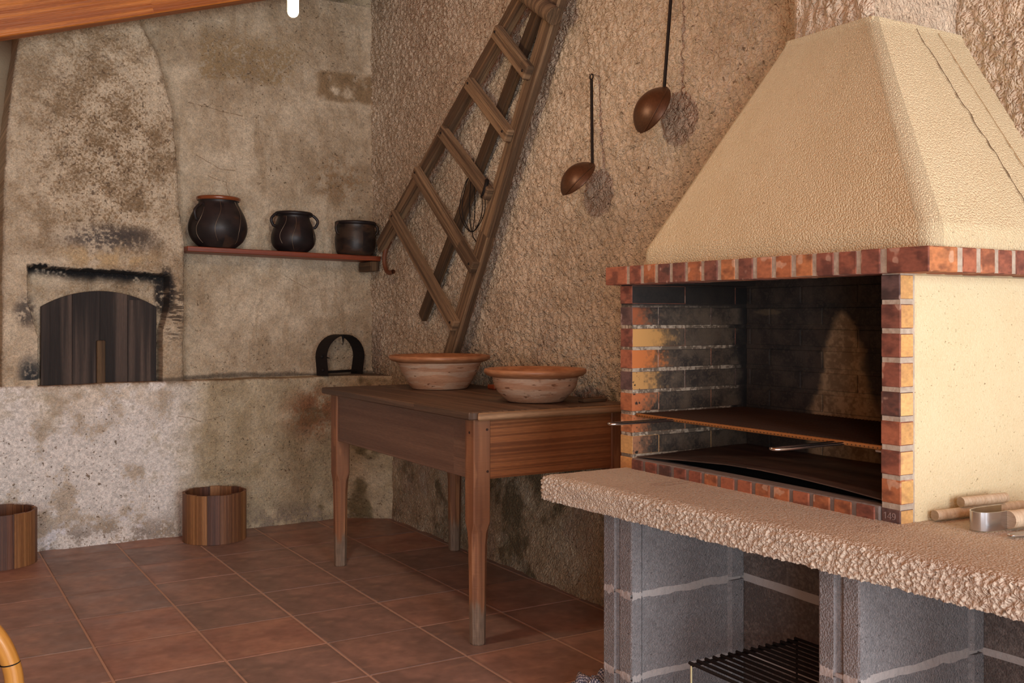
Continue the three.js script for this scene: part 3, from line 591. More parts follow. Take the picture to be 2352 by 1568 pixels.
  for (let k = 0; k < 2; k++) { const j = part('mortar_joint', merge([box([1.9235, k * course + H, -2.1], [2.03, (k + 1) * course, -0.5], 0.001), smear(160, (u, y, o) => [1.9215 - o, y + k * course + H, lerp(-0.5, -2.1, u)], k * 13 + 50)]), jointMat, baseObj); }
}

// ---------------------------------------------------------------- inside the firebox: ember sheet and grill rack
{
  const z0 = ZLi + 0.006, z1 = ZRi - 0.004, x0 = XF + 0.012, x1 = XB - 0.004;
  const yAt = (u, v) => lerp(along([[0, 0.712], [0.2, 0.722], [0.4, 0.7305], [0.55, 0.732], [0.7, 0.730], [0.85, 0.7255], [1, 0.719]], u), 0.717 + 0.004 * noise(u * 5, 1, 3), step(0, 1, v));
  const f = (dy) => (u, v) => [lerp(x0 + 0.02 * Math.sin(u * 3), x1, v), yAt(u, v) + dy, lerp(z0, z1, u)];
  const sheet = merge([surface(60, 24, f(0.0012), (p) => [p[2], p[0]]), surface(60, 24, f(-0.0012), (p) => [p[2], p[0]], true),
    surface(60, 1, (u, v) => { const p = f(lerp(-0.0012, 0.0012, v))(u, 0); return p; }, (p) => [p[2], p[1]])]);
  single('ember_sheet', sheet, std({ map: texture(512, 512, 0.9, 0.5, (x, y) => mix3([112, 88, 76], [58, 46, 42], clamp(fbm(x * 5, y * 22, 4, 920) * 1.1 - 0.05 + 0.3 * (fbm(x * 60, y * 60, 2, 925) - 0.5)))), metalness: 0.35, roughness: 0.62 }), 'warped rusty steel ember sheet on the firebox floor', 'metal sheet');

  const rack = thing('grill_rack', 'rusty mesh grill rack with two steel handles in the firebox', 'grill', [0, 0.826, 0]);
  const rz0 = ZLi + 0.004, rz1 = ZRi - 0.003, rx0 = 1.738, rx1 = 2.13;
  const ring = [[rx0, 0, rz0], [rx0, 0, rz1], [rx1, 0, rz1], [rx1, 0, rz0]];
  part('frame', merge(ring.map((p, i) => rod(p, ring[(i + 1) % 4], 0.004, 8)).concat([rod([1.87, -0.004, rz0], [1.87, -0.004, rz1], 0.0035, 8), rod([2.0, -0.004, rz0], [2.0, -0.004, rz1], 0.0035, 8)])), M.rust, rack);
  part('front_bar', rod([rx0 - 0.004, 0.001, rz0], [rx0 - 0.004, 0.001, rz1], 0.005, 10), std({ map: texture(256, 64, 0.2, 0.05, (x, y) => mix3([186, 122, 58], [112, 70, 36], fbm(x * 120, y * 120, 3, 402))), metalness: 0.3, roughness: 0.7 }), rack);
  const wires = []; for (let i = 0; i < 74; i++) { const z = rz0 + 0.006 + i * 0.0111; wires.push(rod([rx0 - 0.009, 0.0, z], [rx0 + 0.004, 0.005, z], 0.0018, 5), rod([rx0 + 0.003, 0.005, z], [rx1, 0.005, z], 0.0014, 5)); }
  for (let i = 0; i < 10; i++) { const x = rx0 + 0.03 + i * 0.04; wires.push(rod([x, 0.002, rz0], [x, 0.002, rz1], 0.0018, 5)); }
  const mesh = part('wire_mesh', merge(wires), M.rust, rack); mesh.userData.kind = 'stuff';
  for (const [z, n] of [[-2.06, 0], [-1.50, 1]]) part('handle', tube([[1.80, 0.0, z - 0.013], [1.66, 0.0, z - 0.012], [1.55, 0, z - 0.012], [1.532, 0, z], [1.55, 0, z + 0.012], [1.66, 0, z + 0.012], [1.80, 0.0, z + 0.013]], 0.0032, 60, 8), M.steel, rack);
  part('support_bar', rod([rx0 - 0.002, -0.006, rz1 - 0.02], [rx0 - 0.002, -0.006, rz1], 0.0042, 8), M.steel, rack);
}
// rack standing in the niche below
{
  const r = thing('wire_rack', 'black wire rack with thin legs standing between the concrete blocks', 'rack', [0, 0, 0]);
  const y = 0.3, x0 = 1.545, x1 = 1.885, z0 = -1.765, z1 = -1.405;
  part('frame', merge([rod([x0, y, z0], [x1, y, z0], 0.0045, 8), rod([x0, y, z1], [x1, y, z1], 0.0045, 8)]), M.blackIron, r);
  for (let i = 0; i < 15; i++) { const x = lerp(x0, x1, i / 14); part('bar', rod([x, y + 0.005, z0 - 0.006], [x, y + 0.005, z1 + 0.006], 0.004, 8), M.blackIron, r); }
  for (const [x, z, pale] of [[x0, z0, 1], [x0, z1, 0], [x1, z0, 0], [x1, z1, 0]]) part('leg', rod([x, 0, z], [x, y, z], 0.0025, 8), pale ? std({ color: srgb(196, 184, 140), metalness: 0.3, roughness: 0.5 }) : M.blackIron, r);
}
// ---------------------------------------------------------------- table
const table = thing('wooden_table', 'old brown wooden work table with deep aprons standing in the corner', 'table');
const TT = 0.783;
{
  const lx0 = 1.622, lx1 = 2.19, lz0 = -4.235, lz1 = -2.93, LW = 0.064;
  const legMap = texture(512, 1024, 0.3, 0.8, (x, y) => {
    const g = fbm(x * 140, y * 3, 3, 950), l = fbm(x * 30, y * 5, 3, 955), f = fbm(x * 300, y * 30, 2, 957), e = y + 0.10 * (fbm(x * 90, y * 8, 3, 960) - 0.5);
    let c = mix3([158, 106, 70], [100, 62, 40], clamp(g * 0.9 + 0.5 * (l - 0.4))); c = mix3(c, [182, 128, 86], 0.5 * step(0.6, 0.74, fbm(x * 70, y * 7, 3, 970)));
    return mix3(c, mix3([150, 128, 108], [96, 80, 66], f), 0.9 * step(0.15, 0.1, e));
  });
  const legMat = std({ map: legMap, bumpMap: woodRelief, bumpScale: 0.001, roughness: 0.6 });
  const legGeo = () => {
    const rings = [[0, 0.046, 0.014], [0.004, 0.05, 0.015], [0.33, 0.058, 0.017], [0.375, 0.062, 0.016], [0.41, LW, 0.004], [TT - 0.028, LW, 0.003]], pos = [], uv = [];
    const pt = ([y, w, c]) => { const h = w / 2; return [[h - c, h], [-h + c, h], [-h, h - c], [-h, -h + c], [-h + c, -h], [h - c, -h], [h, -h + c], [h, h - c]].map(([a, b]) => [a, y, b]); };
    const o = rnd(0, 0.3);
    for (let k = 1; k < rings.length; k++) { const A = pt(rings[k - 1]), B = pt(rings[k]); for (let i = 0; i < 8; i++) { const j = (i + 1) % 8, q = [A[i], B[i], B[j], A[i], B[j], A[j]], us = [i, i, i + 1, i, i + 1, i + 1]; q.forEach((p, n) => { pos.push(...p); uv.push(o + us[n] * 0.024, p[1]); }); } }
    const bottom = pt(rings[0]), cap = pt(rings[rings.length - 1]); for (let i = 1; i < 7; i++) { for (const p of [bottom[0], bottom[i], bottom[i + 1]]) { pos.push(...p); uv.push(o, 0.02); } for (const p of [cap[0], cap[i + 1], cap[i]]) { pos.push(...p); uv.push(o, 0.7); } }
    const g = new THREE.BufferGeometry(); g.setAttribute('position', new THREE.Float32BufferAttribute(pos, 3)); g.setAttribute('uv', new THREE.Float32BufferAttribute(uv, 2)); g.computeVertexNormals(); return g;
  };
  for (const x of [lx0 + LW / 2, lx1 + LW / 2]) for (const z of [lz0 + LW / 2, lz1 - LW / 2]) { const l = part('leg', legGeo(), legMat, table); l.position.set(x, 0, z); }
  const ab = 0.553, at = TT - 0.027;
  part('apron', woodBox([lx0 + 0.008, ab, lz0 + LW - 0.01], [lx0 + 0.034, at, lz1 - LW + 0.01], 0.002, 2), M.tableSide, table);
  part('apron', woodBox([lx1 + 0.02, ab, lz0 + LW - 0.01], [lx1 + 0.045, at, lz1 - LW + 0.01], 0.002, 2), M.tableSide, table);
  part('apron', woodBox([lx0 + LW - 0.01, ab, lz1 - 0.034], [lx1 + 0.01, at, lz1 - 0.008], 0.002, 0), M.tableFront, table);
  part('apron', woodBox([lx0 + LW - 0.01, ab, lz0 + 0.01], [lx1 + 0.01, at, lz0 + 0.036], 0.002, 0), M.tableSide, table);
  const w = [1.592, 1.812, 2.03, 2.262];
  for (let i = 0; i < 3; i++) part('plank', woodBox([w[i] + (i ? 0.0008 : 0), TT - 0.027, lz0 - 0.035], [w[i + 1] - 0.0008, TT - (i === 1 ? 0.001 : 0), lz1 + 0.022], 0.004, 2), M.tableTop, table);
  part('edge_strip', woodBox([w[0] + 0.03, TT - 0.029, lz1 + 0.0222], [w[3], TT - 0.003, lz1 + 0.034], 0.004, 0), M.tableEdge, table);
  for (const [x, y, z] of [[lx0 + 0.05, 0.72, lz1], [lx0 + 0.052, 0.58, lz1], [lx0, 0.71, lz1 - 0.03]]) part('peg', z === lz1 ? rod([x, y, z - 0.006], [x, y, z + 0.0015], 0.0045, 10) : rod([x - 0.0015, y, z], [x + 0.006, y, z], 0.0045, 10), std({ color: srgb(58, 34, 22), roughness: 0.8 }), table);
}
// ---------------------------------------------------------------- on the table
function clayBowl(label, [x, z], R, r, h, dip) {
  const b = thing('clay_bowl', label, 'bowl', [x, TT, z], rnd(0, 6), 'terracotta bowls on the table');
  const clay = std({ map: texture(512, 256, 1, 1, (u, v) => { const a = fbm(u * 10, v * 9, 4, 980 + dip), f = fbm(u * 120, v * 120, 3, 985), n = fbm(u * 9 + dip, v * 9, 4, 987); let c = mix3([200, 158, 126], [170, 122, 90], clamp(a * 1.2 - 0.1)); c = mix3(c, [200, 176, 152], 0.6 * step(0.5, 0.66, n)); c = mix3(c, [96, 58, 36], 0.7 * step(0.74, 0.79, fbm(u * 26, v * 14, 3, 990))); const k = 0.92 + 0.16 * f; return [c[0] * k, c[1] * k, c[2] * k]; }), bumpMap: grain, bumpScale: 0.001, roughness: 0.85 });
  const glaze = std({ map: texture(256, 256, 1, 1, (u, v) => { const a = fbm(u * 40, v * 10, 4, 995 + dip); return mix3([186, 132, 92], [144, 92, 60], clamp(1.3 * a - 0.15)); }), roughness: 0.45 });
  const pts = [[0, 0.0], [r * 0.96, 0], [r, 0.004]]; for (let i = 1; i <= 12; i++) { const t = i / 12; pts.push([lerp(r, R * 0.83, t) + (0.004 + dip * 0.011) * Math.sin(t * Math.PI), lerp(0.004, h - 0.03, t)]); }
  part('body', lathe(pts, 96), clay, b);
  part('rim', lathe([[R * 0.83, h - 0.031], [R * 0.94, h - 0.024], [R * 0.99, h - 0.016], [R, h - 0.008], [R * 0.985, h - 0.001], [R * 0.955, h], [R * 0.90, h - 0.004], [R * 0.83, h - 0.014], [R * 0.79, h - 0.03]], 96), glaze, b);
  part('inside', lathe([[R * 0.79, h - 0.03], [lerp(r * 0.9, R * 0.79, 0.5), h * 0.45], [r * 0.88, 0.018], [0, 0.012]], 96), glaze, b);
}
clayBowl('large terracotta bowl with orange rim, further from the barbecue', [2.012, -3.945], 0.222, 0.123, 0.146, 0);
clayBowl('smaller dusty terracotta bowl with glazed rim, nearer the barbecue', [2.012, -3.165], 0.191, 0.106, 0.122, 1);
single('wood_scrap', woodBox([2.13, TT, -3.06], [2.235, TT + 0.014, -3.02], 0.003), M.ladderDark, 'flat dark strip of wood lying on the table near the barbecue', 'wood piece');
single('wood_block', woodBox([2.17, TT, -3.80], [2.25, TT + 0.02, -3.74], 0.003), M.shelf, 'small reddish wooden block behind the bowls against the wall', 'wood piece');

// ---------------------------------------------------------------- bread oven door
{
  const d = thing('oven_door', 'dark arched plank door closing the bread oven mouth', 'oven door', [0, ledgeY - 0.004, -5.292]);
  const x0 = 0.565, x1 = 1.092, side = 0.375, rise = 0.452, w = x1 - x0, sag = rise - side, R = (w * w / 4 + sag * sag) / (2 * sag), cx = (x0 + x1) / 2, arc = (x) => rise - R + Math.sqrt(R * R - (x - cx) ** 2);
  const cuts = [x0, 0.70, 0.826, 0.955, x1];
  for (let i = 0; i < 4; i++) {
    const a = cuts[i] + (i ? 0.0012 : 0), b = cuts[i + 1] - 0.0012, s = new THREE.Shape(); s.moveTo(a, 0); s.lineTo(b, 0);
    for (let k = 0; k <= 8; k++) { const x = lerp(b, a, k / 8); s.lineTo(x, arc(x)); }
    const g = new THREE.ExtrudeGeometry(s, { depth: 0.03 + 0.002 * (i % 2), bevelEnabled: true, bevelSize: 0.001, bevelThickness: 0.002, bevelSegments: 1, curveSegments: 4 });
    const p = g.attributes.position, u = g.attributes.uv; for (let k = 0; k < p.count; k++) u.setXY(k, p.getY(k) + i * 0.53, (p.getX(k) + p.getZ(k)) * 0.8 + i * 0.23);
    part('plank', g, M.ovenDoor, d);
  }
  part('handle', woodBox([0.808, 0.0, 0.033], [0.846, 0.212, 0.062], 0.004, 1), M.ladderDark, d);
}

// ---------------------------------------------------------------- shelf with three pots
const shelfTilt = -0.02;
single('wall_shelf', woodBox([-0.53, -0.026, -0.11], [0.515, 0, 0.075], 0.003, 0).rotateZ(shelfTilt).translate(1.745, 1.4375, -5.215), M.shelf, 'reddish plank shelf in the corner under three dark pots', 'shelf');
single('shelf_bracket', merge([woodBox([2.195, 1.345, -5.30], [2.245, 1.398, -5.13], 0.004)]), M.ladderDark, 'small wooden bracket under the right end of the shelf', 'bracket');
{
  const shelfY = (x) => 1.4375 + shelfTilt * (x - 1.745) + 0.0005;
  const glazeOf = (a, b, s) => phys({ map: texture(256, 256, 1, 1, (u, v) => { const n = fbm(u * 9, v * 7, 4, s), f = fbm(u * 60, v * 60, 2, s + 3); return mix3(mix3(a, b, step(0.35, 0.7, n)), [84, 54, 36], 0.4 * step(0.62, 0.74, fbm(u * 7 + 2, v * 5, 3, s + 7)) * (0.5 + f)); }), roughness: 0.5, clearcoat: 0.12, clearcoatRoughness: 0.3, specularIntensity: 0.6 });
  const wireMat = std({ color: srgb(150, 132, 112), metalness: 0.8, roughness: 0.45 });
  const pot = (label, x, z, prof, mat, rimMat, handles, wires, name = 'glazed_pot') => {
    const t = thing(name, label, 'pot', [x, shelfY(x), z], 0, 'dark pots on the shelf');
    t.rotation.z = shelfTilt;
    part('body', lathe(prof, 72), mat, t);
    const n = prof.length, [R, H] = prof[n - 1];
    part('rim', lathe([[R, H - 0.012], [R + 0.007, H - 0.008], [R + 0.008, H + 0.003], [R, H + 0.008], [R - 0.009, H + 0.004], [R - 0.012, H - 0.02], [R - 0.01, H - 0.06]], 72), rimMat, t);
    for (const [a, y0, y1, out] of handles) { const c = Math.cos(a), s = Math.sin(a), r0 = along(prof.map(([q, w]) => [w, q]), y0) - 0.004, r1 = along(prof.map(([q, w]) => [w, q]), y1) - 0.004, P = (r, y) => [r * c, y, r * s]; part('handle', tube([P(r1, y1), P(r1 + out * 0.7, y1 + 0.004), P(Math.max(r0, r1) + out, (y0 + y1) / 2 + 0.006), P(r0 + out * 0.6, y0 + 0.004), P(r0, y0)], 0.0075, 28, 10), mat, t); }
    for (const [a0, y0, y1] of wires) { const pts = []; for (let i = 0; i <= 16; i++) { const y = lerp(y0, y1, i / 16), r = along(prof.map(([q, w]) => [w, q]), y) + 0.002, a = a0 + 0.1 * Math.sin(i * 0.35); pts.push([r * Math.cos(a), y, r * Math.sin(a)]); } part('wire', tube(pts, 0.0011, 32, 5), wireMat, t); }
    return t;
  };
  const dark = glazeOf([48, 38, 36], [32, 27, 27], 1000), darker = glazeOf([38, 29, 29], [26, 21, 22], 1010), brown = glazeOf([62, 48, 38], [32, 25, 23], 1020), amber = phys({ color: srgb(128, 66, 34), roughness: 0.3, clearcoat: 0.6, clearcoatRoughness: 0.2 });
  const prof = (pts) => { const c = new THREE.SplineCurve(pts.map(([r, y]) => new THREE.Vector2(r, y))).getPoints(40).map((p) => [p.x, p.y]); return [[0, 0], ...c]; };
  const q = Math.PI / 2;
  pot('largest bulbous dark pot with an amber rim, left on the shelf', 1.383, -5.21, prof([[0.085, 0], [0.128, 0.04], [0.147, 0.095], [0.137, 0.155], [0.112, 0.205], [0.098, 0.232], [0.104, 0.254]]), dark, amber, [[2.6, 0.135, 0.215, 0.022], [-0.5, 0.14, 0.215, 0.016]], [[q + 0.25, 0.03, 0.235], [q - 0.62, 0.02, 0.235], [q + 0.95, 0.02, 0.2]]);
  pot('middle dark pot with two loop handles and binding wires on the shelf', 1.783, -5.21, prof([[0.07, 0], [0.105, 0.03], [0.117, 0.075], [0.106, 0.125], [0.088, 0.17], [0.084, 0.19], [0.092, 0.206]]), darker, darker, [[0.25, 0.135, 0.195, 0.028], [Math.PI - 0.1, 0.135, 0.195, 0.028]], [[q + 0.28, 0.01, 0.185], [q - 0.9, 0.05, 0.185], [q + 0.85, 0.04, 0.185]]);
  pot('wide low brown-black pot on the right end of the shelf', 2.132, -5.20, prof([[0.085, 0], [0.103, 0.02], [0.111, 0.07], [0.108, 0.12], [0.103, 0.155], [0.106, 0.178]]), brown, darker, [[0.3, 0.12, 0.165, 0.018], [Math.PI - 0.2, 0.115, 0.168, 0.022]], []);
}

// ---------------------------------------------------------------- iron collar on the ledge
{
  const t = thing('iron_collar', 'dark spiked iron hoop trap standing on the ledge', 'iron hoop', [2.06, ledgeY + 0.004, -5.235], 0.36);
  const path = [[-0.13, 0], [-0.134, 0.05], [-0.14, 0.1]]; for (let i = 1; i < 16; i++) { const a = Math.PI - i / 16 * Math.PI; path.push([0.14 * Math.cos(a), 0.1 + 0.122 * Math.sin(a)]); } path.push([0.14, 0.1], [0.132, 0.05], [0.122, 0.0]);
  const n = path.length - 1, th = 0.005, W = 0.044;
  const ring = (side) => path.map(([x, y], i) => { const [ax, ay] = path[Math.max(0, i - 1)], [bx, by] = path[Math.min(n, i + 1)], L = Math.hypot(bx - ax, by - ay); return [x - (by - ay) / L * side * -th, y + (bx - ax) / L * side * -th * -1]; });
  const outer = ring(0), inner = path.map(([x, y], i) => { const [ax, ay] = path[Math.max(0, i - 1)], [bx, by] = path[Math.min(n, i + 1)], L = Math.hypot(bx - ax, by - ay); return [x + (by - ay) / L * th, y - (bx - ax) / L * th]; });
  const loop = [...outer, ...inner.slice().reverse()], s = new THREE.Shape(loop.map((p) => new THREE.Vector2(...p)));
  part('band', new THREE.ExtrudeGeometry(s, { depth: W * 2, bevelEnabled: false }).translate(0, 0, -W), M.blackIron, t);
  part('base_bar', box([-0.125, 0.012, -0.006], [0.12, 0.026, 0.006], 0.002), M.blackIron, t);
  part('spike', new THREE.ConeGeometry(0.009, 0.062, 8).rotateZ(Math.PI).translate(0.02, 0.19, 0.0), M.blackIron, t);
  part('spike', new THREE.ConeGeometry(0.009, 0.058, 8).rotateZ(-Math.PI / 2 - 0.15).translate(-0.107, 0.098, 0.01), M.blackIron, t);
  for (const [x, y] of [[-0.143, 0.105], [-0.136, 0.032], [0.143, 0.1]]) part('rivet', new THREE.SphereGeometry(0.01, 12, 8).translate(x, y, 0.012), M.blackIron, t);
}

// ---------------------------------------------------------------- ladder on the east wall, whisk, hook, ladles
{
  const l = thing('wooden_ladder', 'old tapering wooden ladder leaning diagonally against the rough wall', 'ladder');
  const face = [-1, 0, 0];
  part('stile', bar([2.205, 1.47, -5.02], [2.205, 2.72, -3.11], 0.07, 0.04, face), M.ladder, l);
  part('stile', bar([2.2, TT + 0.03, -4.26], [2.2, 2.52, -3.185], 0.08, 0.042, face), M.ladder, l);
  part('prop_leg', bar([2.243, 1.09, -4.585], [2.243, 2.60, -3.29], 0.06, 0.03, face), M.ladderDark, l);
  for (const [a, b, w] of [[[2.31, -3.711], [2.075, -3.45], 0.062], [[2.139, -3.954], [1.845, -3.60], 0.058], [[1.967, -4.216], [1.62, -3.77], 0.06], [[1.811, -4.496], [1.31, -3.90], 0.062], [[1.623, -4.769], [1.05, -4.08], 0.062]])
    part('rung', bar([2.163, a[0], a[1]], [2.163, b[0], b[1]], w, 0.038, face, 0.006), M.ladder, l);
  part('rung', rod([2.155, 2.43, -3.51], [2.155, 2.255, -3.25], 0.035, 14), M.ladder, l);
  for (const [y, z] of [[1.33, -3.92], [1.07, -4.1], [1.87, -3.63], [2.09, -3.47], [1.80, -4.47], [1.61, -4.74], [2.13, -3.93], [2.30, -3.69], [1.95, -4.19]]) part('nail', new THREE.SphereGeometry(0.006, 8, 6).translate(2.1445, y, z), M.iron, l);

  const w = thing('wire_whisk', 'dark wire balloon whisk hanging from a ladder rung', 'whisk', [2.2, 1.478, -3.99]);
  for (let k = 0; k < 3; k++) { const a = 0.5 + k * Math.PI / 3, r = 0.118, c = Math.cos(a), s = Math.sin(a); part('wire_loop', tube([[0, 0.27, 0], [r * 0.55 * c, 0.225, r * 0.55 * s], [r * c, 0.13, r * s], [r * 0.8 * c, 0.055, r * 0.8 * s], [0, 0, 0], [-r * 0.8 * c, 0.055, -r * 0.8 * s], [-r * c, 0.13, -r * s], [-r * 0.55 * c, 0.225, -r * 0.55 * s], [0, 0.27, 0]]
.map(([x, y, z]) => [x * 0.2, y, z]), 0.0022, 72, 6), M.blackIron, w); }
  part('tail', tube([[0, 0.004, 0], [0.0, -0.02, 0.006], [0.0, -0.035, 0.022], [0, -0.045, 0.034]], 0.0025, 16, 6), M.blackIron, w);
  part('grip', rod([0, 0.262, 0], [0, 0.33, 0.004], 0.008, 10), M.ladderDark, w);
  const kn = thing('leather_loop', 'dark leather loop around the end of a ladder rung by the whisk', 'loop', [2.163, 1.652, -3.81]);
  part('strap', new THREE.TorusGeometry(0.036, 0.009, 8, 24).rotateY(Math.PI / 2 - 0.5).rotateX(0.6), M.blackIron, kn);

  single('wooden_hook', tube([[2.245, 1.50, -4.985], [2.22, 1.455, -4.985], [2.215, 1.40, -4.995], [2.215, 1.352, -4.975], [2.21, 1.328, -4.925], [2.21, 1.332, -4.865]], 0.0115, 40, 12), std({ color: srgb(110, 64, 40), roughness: 0.6 }), 'curved brown wooden hook hanging below the ladder foot by the shelf', 'hook');

  const right = new THREE.Vector3(0.856, 0, 0.517), up = new THREE.Vector3(0, 1, 0), toward = new THREE.Vector3(-0.517, 0, 0.856);
  const ladle = (label, top, join, R, dir, theta) => {
    const centre = new THREE.Vector3(...join).addScaledVector(right, -dir[0] * R * 0.94).addScaledVector(up, -dir[1] * R * 0.94).toArray();
    const t = thing('copper_ladle', label, 'ladle', [0, 0, 0], 0, 'copper ladles on the rough wall');
    const side = new THREE.Vector3().addScaledVector(right, dir[1]).addScaledVector(up, -dir[0]).normalize();      // across the rim, to the lower right
    const n = side.clone().multiplyScalar(Math.cos(theta)).addScaledVector(toward, Math.sin(theta)).normalize(), q = new THREE.Quaternion().setFromUnitVectors(new THREE.Vector3(0, 1, 0), n);
    const cap = [], d = 0.62 * R, S = (R * R + d * d) / (2 * d), amax = Math.asin(Math.min(1, R / S)); for (let i = 0; i <= 20; i++) { const a = amax * i / 20; cap.push([S * Math.sin(a), S - d - S * Math.cos(a)]); } for (let i = 20; i >= 0; i--) { const a = amax * i / 20; cap.push([(S - 0.0025) * Math.sin(a), S - d - (S - 0.0025) * Math.cos(a)]); }
    part('bowl', lathe(cap, 48).applyQuaternion(q).translate(...centre), M.copper, t);
    part('handle', tube([top, [lerp(top[0], join[0], 0.5), lerp(top[1], join[1], 0.5), lerp(top[2], join[2], 0.5)], join], 0.0058, 24, 8), M.iron, t);
    // strap of the handle running down the outside of the bowl
    const e = new THREE.Vector3().addScaledVector(right, -dir[0]).addScaledVector(up, -dir[1]).normalize(), f = n.clone().cross(e).normalize(); if (f.dot(side) < 0) f.negate();
    const strap = []; for (let i = 0; i <= 14; i++) { const a = Math.PI * i / 14, rx = -R * Math.cos(a), ry = 0.8 * R * Math.sin(a), rr = Math.min(rx * rx + ry * ry, R * R), y = S - d - Math.sqrt(S * S - rr); strap.push(new THREE.Vector3(...centre).addScaledVector(e, rx).addScaledVector(f, ry).addScaledVector(n, y).toArray()); }
    part('strap', tube([join, ...strap.slice(1)], 0.0026, 48, 6), M.copper, t);
    part('hanging_eye', new THREE.TorusGeometry(0.010, 0.0028, 8, 20).rotateY(Math.PI / 2).translate(top[0], top[1] + 0.012, top[2]), M.iron, t);
    part('nail', rod([top[0] - 0.01, top[1] + 0.02, top[2]], [EAST, top[1] + 0.02, top[2]], 0.0028, 8), M.steel, t);
  };
  const D = (a, b) => { const L = Math.hypot(a, b); return [a / L, b / L]; };
  ladle('smaller copper ladle with a black handle, nearer the ladder', [2.24, 1.995, -3.125], [2.215, 1.668, -3.085], 0.082, D(0.70, 0.72), -0.42);
  ladle('larger copper ladle with a long black handle, nearer the hood', [2.24, 2.33, -2.645], [2.215, 1.872, -2.668], 0.088, D(0.47, 0.88), -0.45);
}
// ---------------------------------------------------------------- stave tubs
{
  const proto = (label, x, z, turn, first) => {
    const t = thing('stave_tub', label, 'wooden tub', [x, 0.001, z], turn, 'wooden stave tubs by the oven wall');
    const N = 16, R = 0.152, r = 0.139, H = 0.236, seg = 4;
    for (let i = 0; i < N; i++) {
      const a0 = i / N * 2 * Math.PI + 0.004, a1 = (i + 1) / N * 2 * Math.PI - 0.004, s = new THREE.Shape();
      for (let k = 0; k <= seg; k++) { const a = lerp(a0, a1, k / seg); k ? s.lineTo(R * Math.cos(a), R * Math.sin(a)) : s.moveTo(R * Math.cos(a), R * Math.sin(a)); }
      for (let k = seg; k >= 0; k--) { const a = lerp(a0, a1, k / seg); s.lineTo(r * Math.cos(a), r * Math.sin(a)); }
      const g = new THREE.ExtrudeGeometry(s, { depth: H - 0.002 * (i % 2), bevelEnabled: false }).rotateX(-Math.PI / 2), p = g.attributes.position, u = g.attributes.uv;
      for (let k = 0; k < p.count; k++) u.setXY(k, p.getY(k) + i * 0.31, Math.atan2(p.getZ(k), p.getX(k)) * R + i * 0.07);
      part('stave', g, M.staves[Math.floor(hash(i, first, 31) * 4)], t);
    }
    part('bottom', new THREE.CylinderGeometry(r - 0.001, r - 0.001, 0.015, 40).translate(0, 0.02, 0), M.staves[1], t);
  };
  proto('brown wooden stave tub against the oven wall below the shelf', 1.32, -5.025, 0.3, 1);
  proto('wooden stave tub cut by the left picture edge', 0.37, -5.015, 1.1, 2);
}
// ---------------------------------------------------------------- rattan chair (its arm reaches into the picture)
{
  const c = thing('rattan_chair', 'glossy yellow rattan armchair whose arm shows at the lower left', 'chair', [0, 0, 0]);
  const cane = phys({ map: texture(256, 256, 0.5, 0.1, (x, y) => mix3([206, 150, 72], [176, 118, 50], clamp(fbm(x * 6, y * 90, 4, 1100) * 1.2 - 0.1))), roughness: 0.28, clearcoat: 0.7, clearcoatRoughness: 0.12 });
  const X = 0.178, z1 = -2.062, z0 = -1.50, r = 0.0165;
  for (const z of [z1, z0]) {
    const arm = part('arm', tube([[X, 0.0, z], [X, 0.2, z], [X, 0.40, z], [X - 0.012, 0.475, z], [X - 0.045, 0.535, z], [X - 0.10, 0.572, z], [X - 0.2, 0.585, z], [X - 0.42, 0.60, z], [X - 0.52, 0.62, z]], r, 90, 16), cane, c);
    part('ring', new THREE.TorusGeometry(r + 0.0002, 0.0012, 8, 32).rotateX(Math.PI / 2 - 0.0).rotateZ(0.12).translate(X - 0.009, 0.463, z), M.blackIron, arm);
    part('back_leg', tube([[X - 0.50, 0, z], [X - 0.5, 0.4, z], [X - 0.56, 0.8, z], [X - 0.6, 0.95, z]], r, 40, 12), cane, c);
  }
  part('back_rail', tube([[X - 0.6, 0.95, z1], [X - 0.62, 0.99, (z0 + z1) / 2], [X - 0.6, 0.95, z0]], r, 40, 12), cane, c);
  part('front_rail', rod([X - 0.01, 0.36, z1], [X - 0.01, 0.36, z0], 0.013), cane, c);
  part('back_panel', bar([X - 0.53, 0.62, z1 + 0.02], [X - 0.53, 0.62, z0 - 0.02], 0.34, 0.02, [1, 0.25, 0]), M.dowel, c);
  part('seat', woodBox([X - 0.51, 0.37, z1 + 0.012], [X - 0.02, 0.40, z0 - 0.012], 0.01), M.dowel, c);
}
// ---------------------------------------------------------------- checked cloth on the floor
{
  const g = new THREE.SphereGeometry(1, 90, 60), p = g.attributes.position, u = g.attributes.uv;
  for (let i = 0; i < p.count; i++) {
    const x = p.getX(i), y = p.getY(i), z = p.getZ(i), f = fbm(x * 2.4 + 4, z * 2.4 + y * 1.7, 4, 1200), k = 0.72 + 0.75 * (f - 0.35) + 0.16 * Math.sin(9 * x + 5 * fbm(z * 3, y * 3, 2, 1210));
    p.setXYZ(i, x * 0.10 * k, Math.max(0, 0.05 + y * 0.075 * k + 0.02 * (fbm(x * 4, z * 4, 3, 1220) - 0.5)), z * 0.085 * k);
    u.setXY(i, x * 0.12 + 0.05 * f, z * 0.12 + y * 0.10);
  }
  g.computeVertexNormals(); g.translate(1.605, 0.001, -2.225);
  single('checked_cloth', g, std({ map: texture(256, 256, 0.03, 0.03, (x, y) => { const a = (x / 0.0075) % 1 < 0.5, b = (y / 0.0075) % 1 < 0.5; return a && b ? [52, 54, 78] : a || b ? [116, 116, 130] : [206, 202, 204]; }), roughness: 0.95 }), 'crumpled blue and white checked cloth on the floor beside the concrete blocks', 'cloth');
}
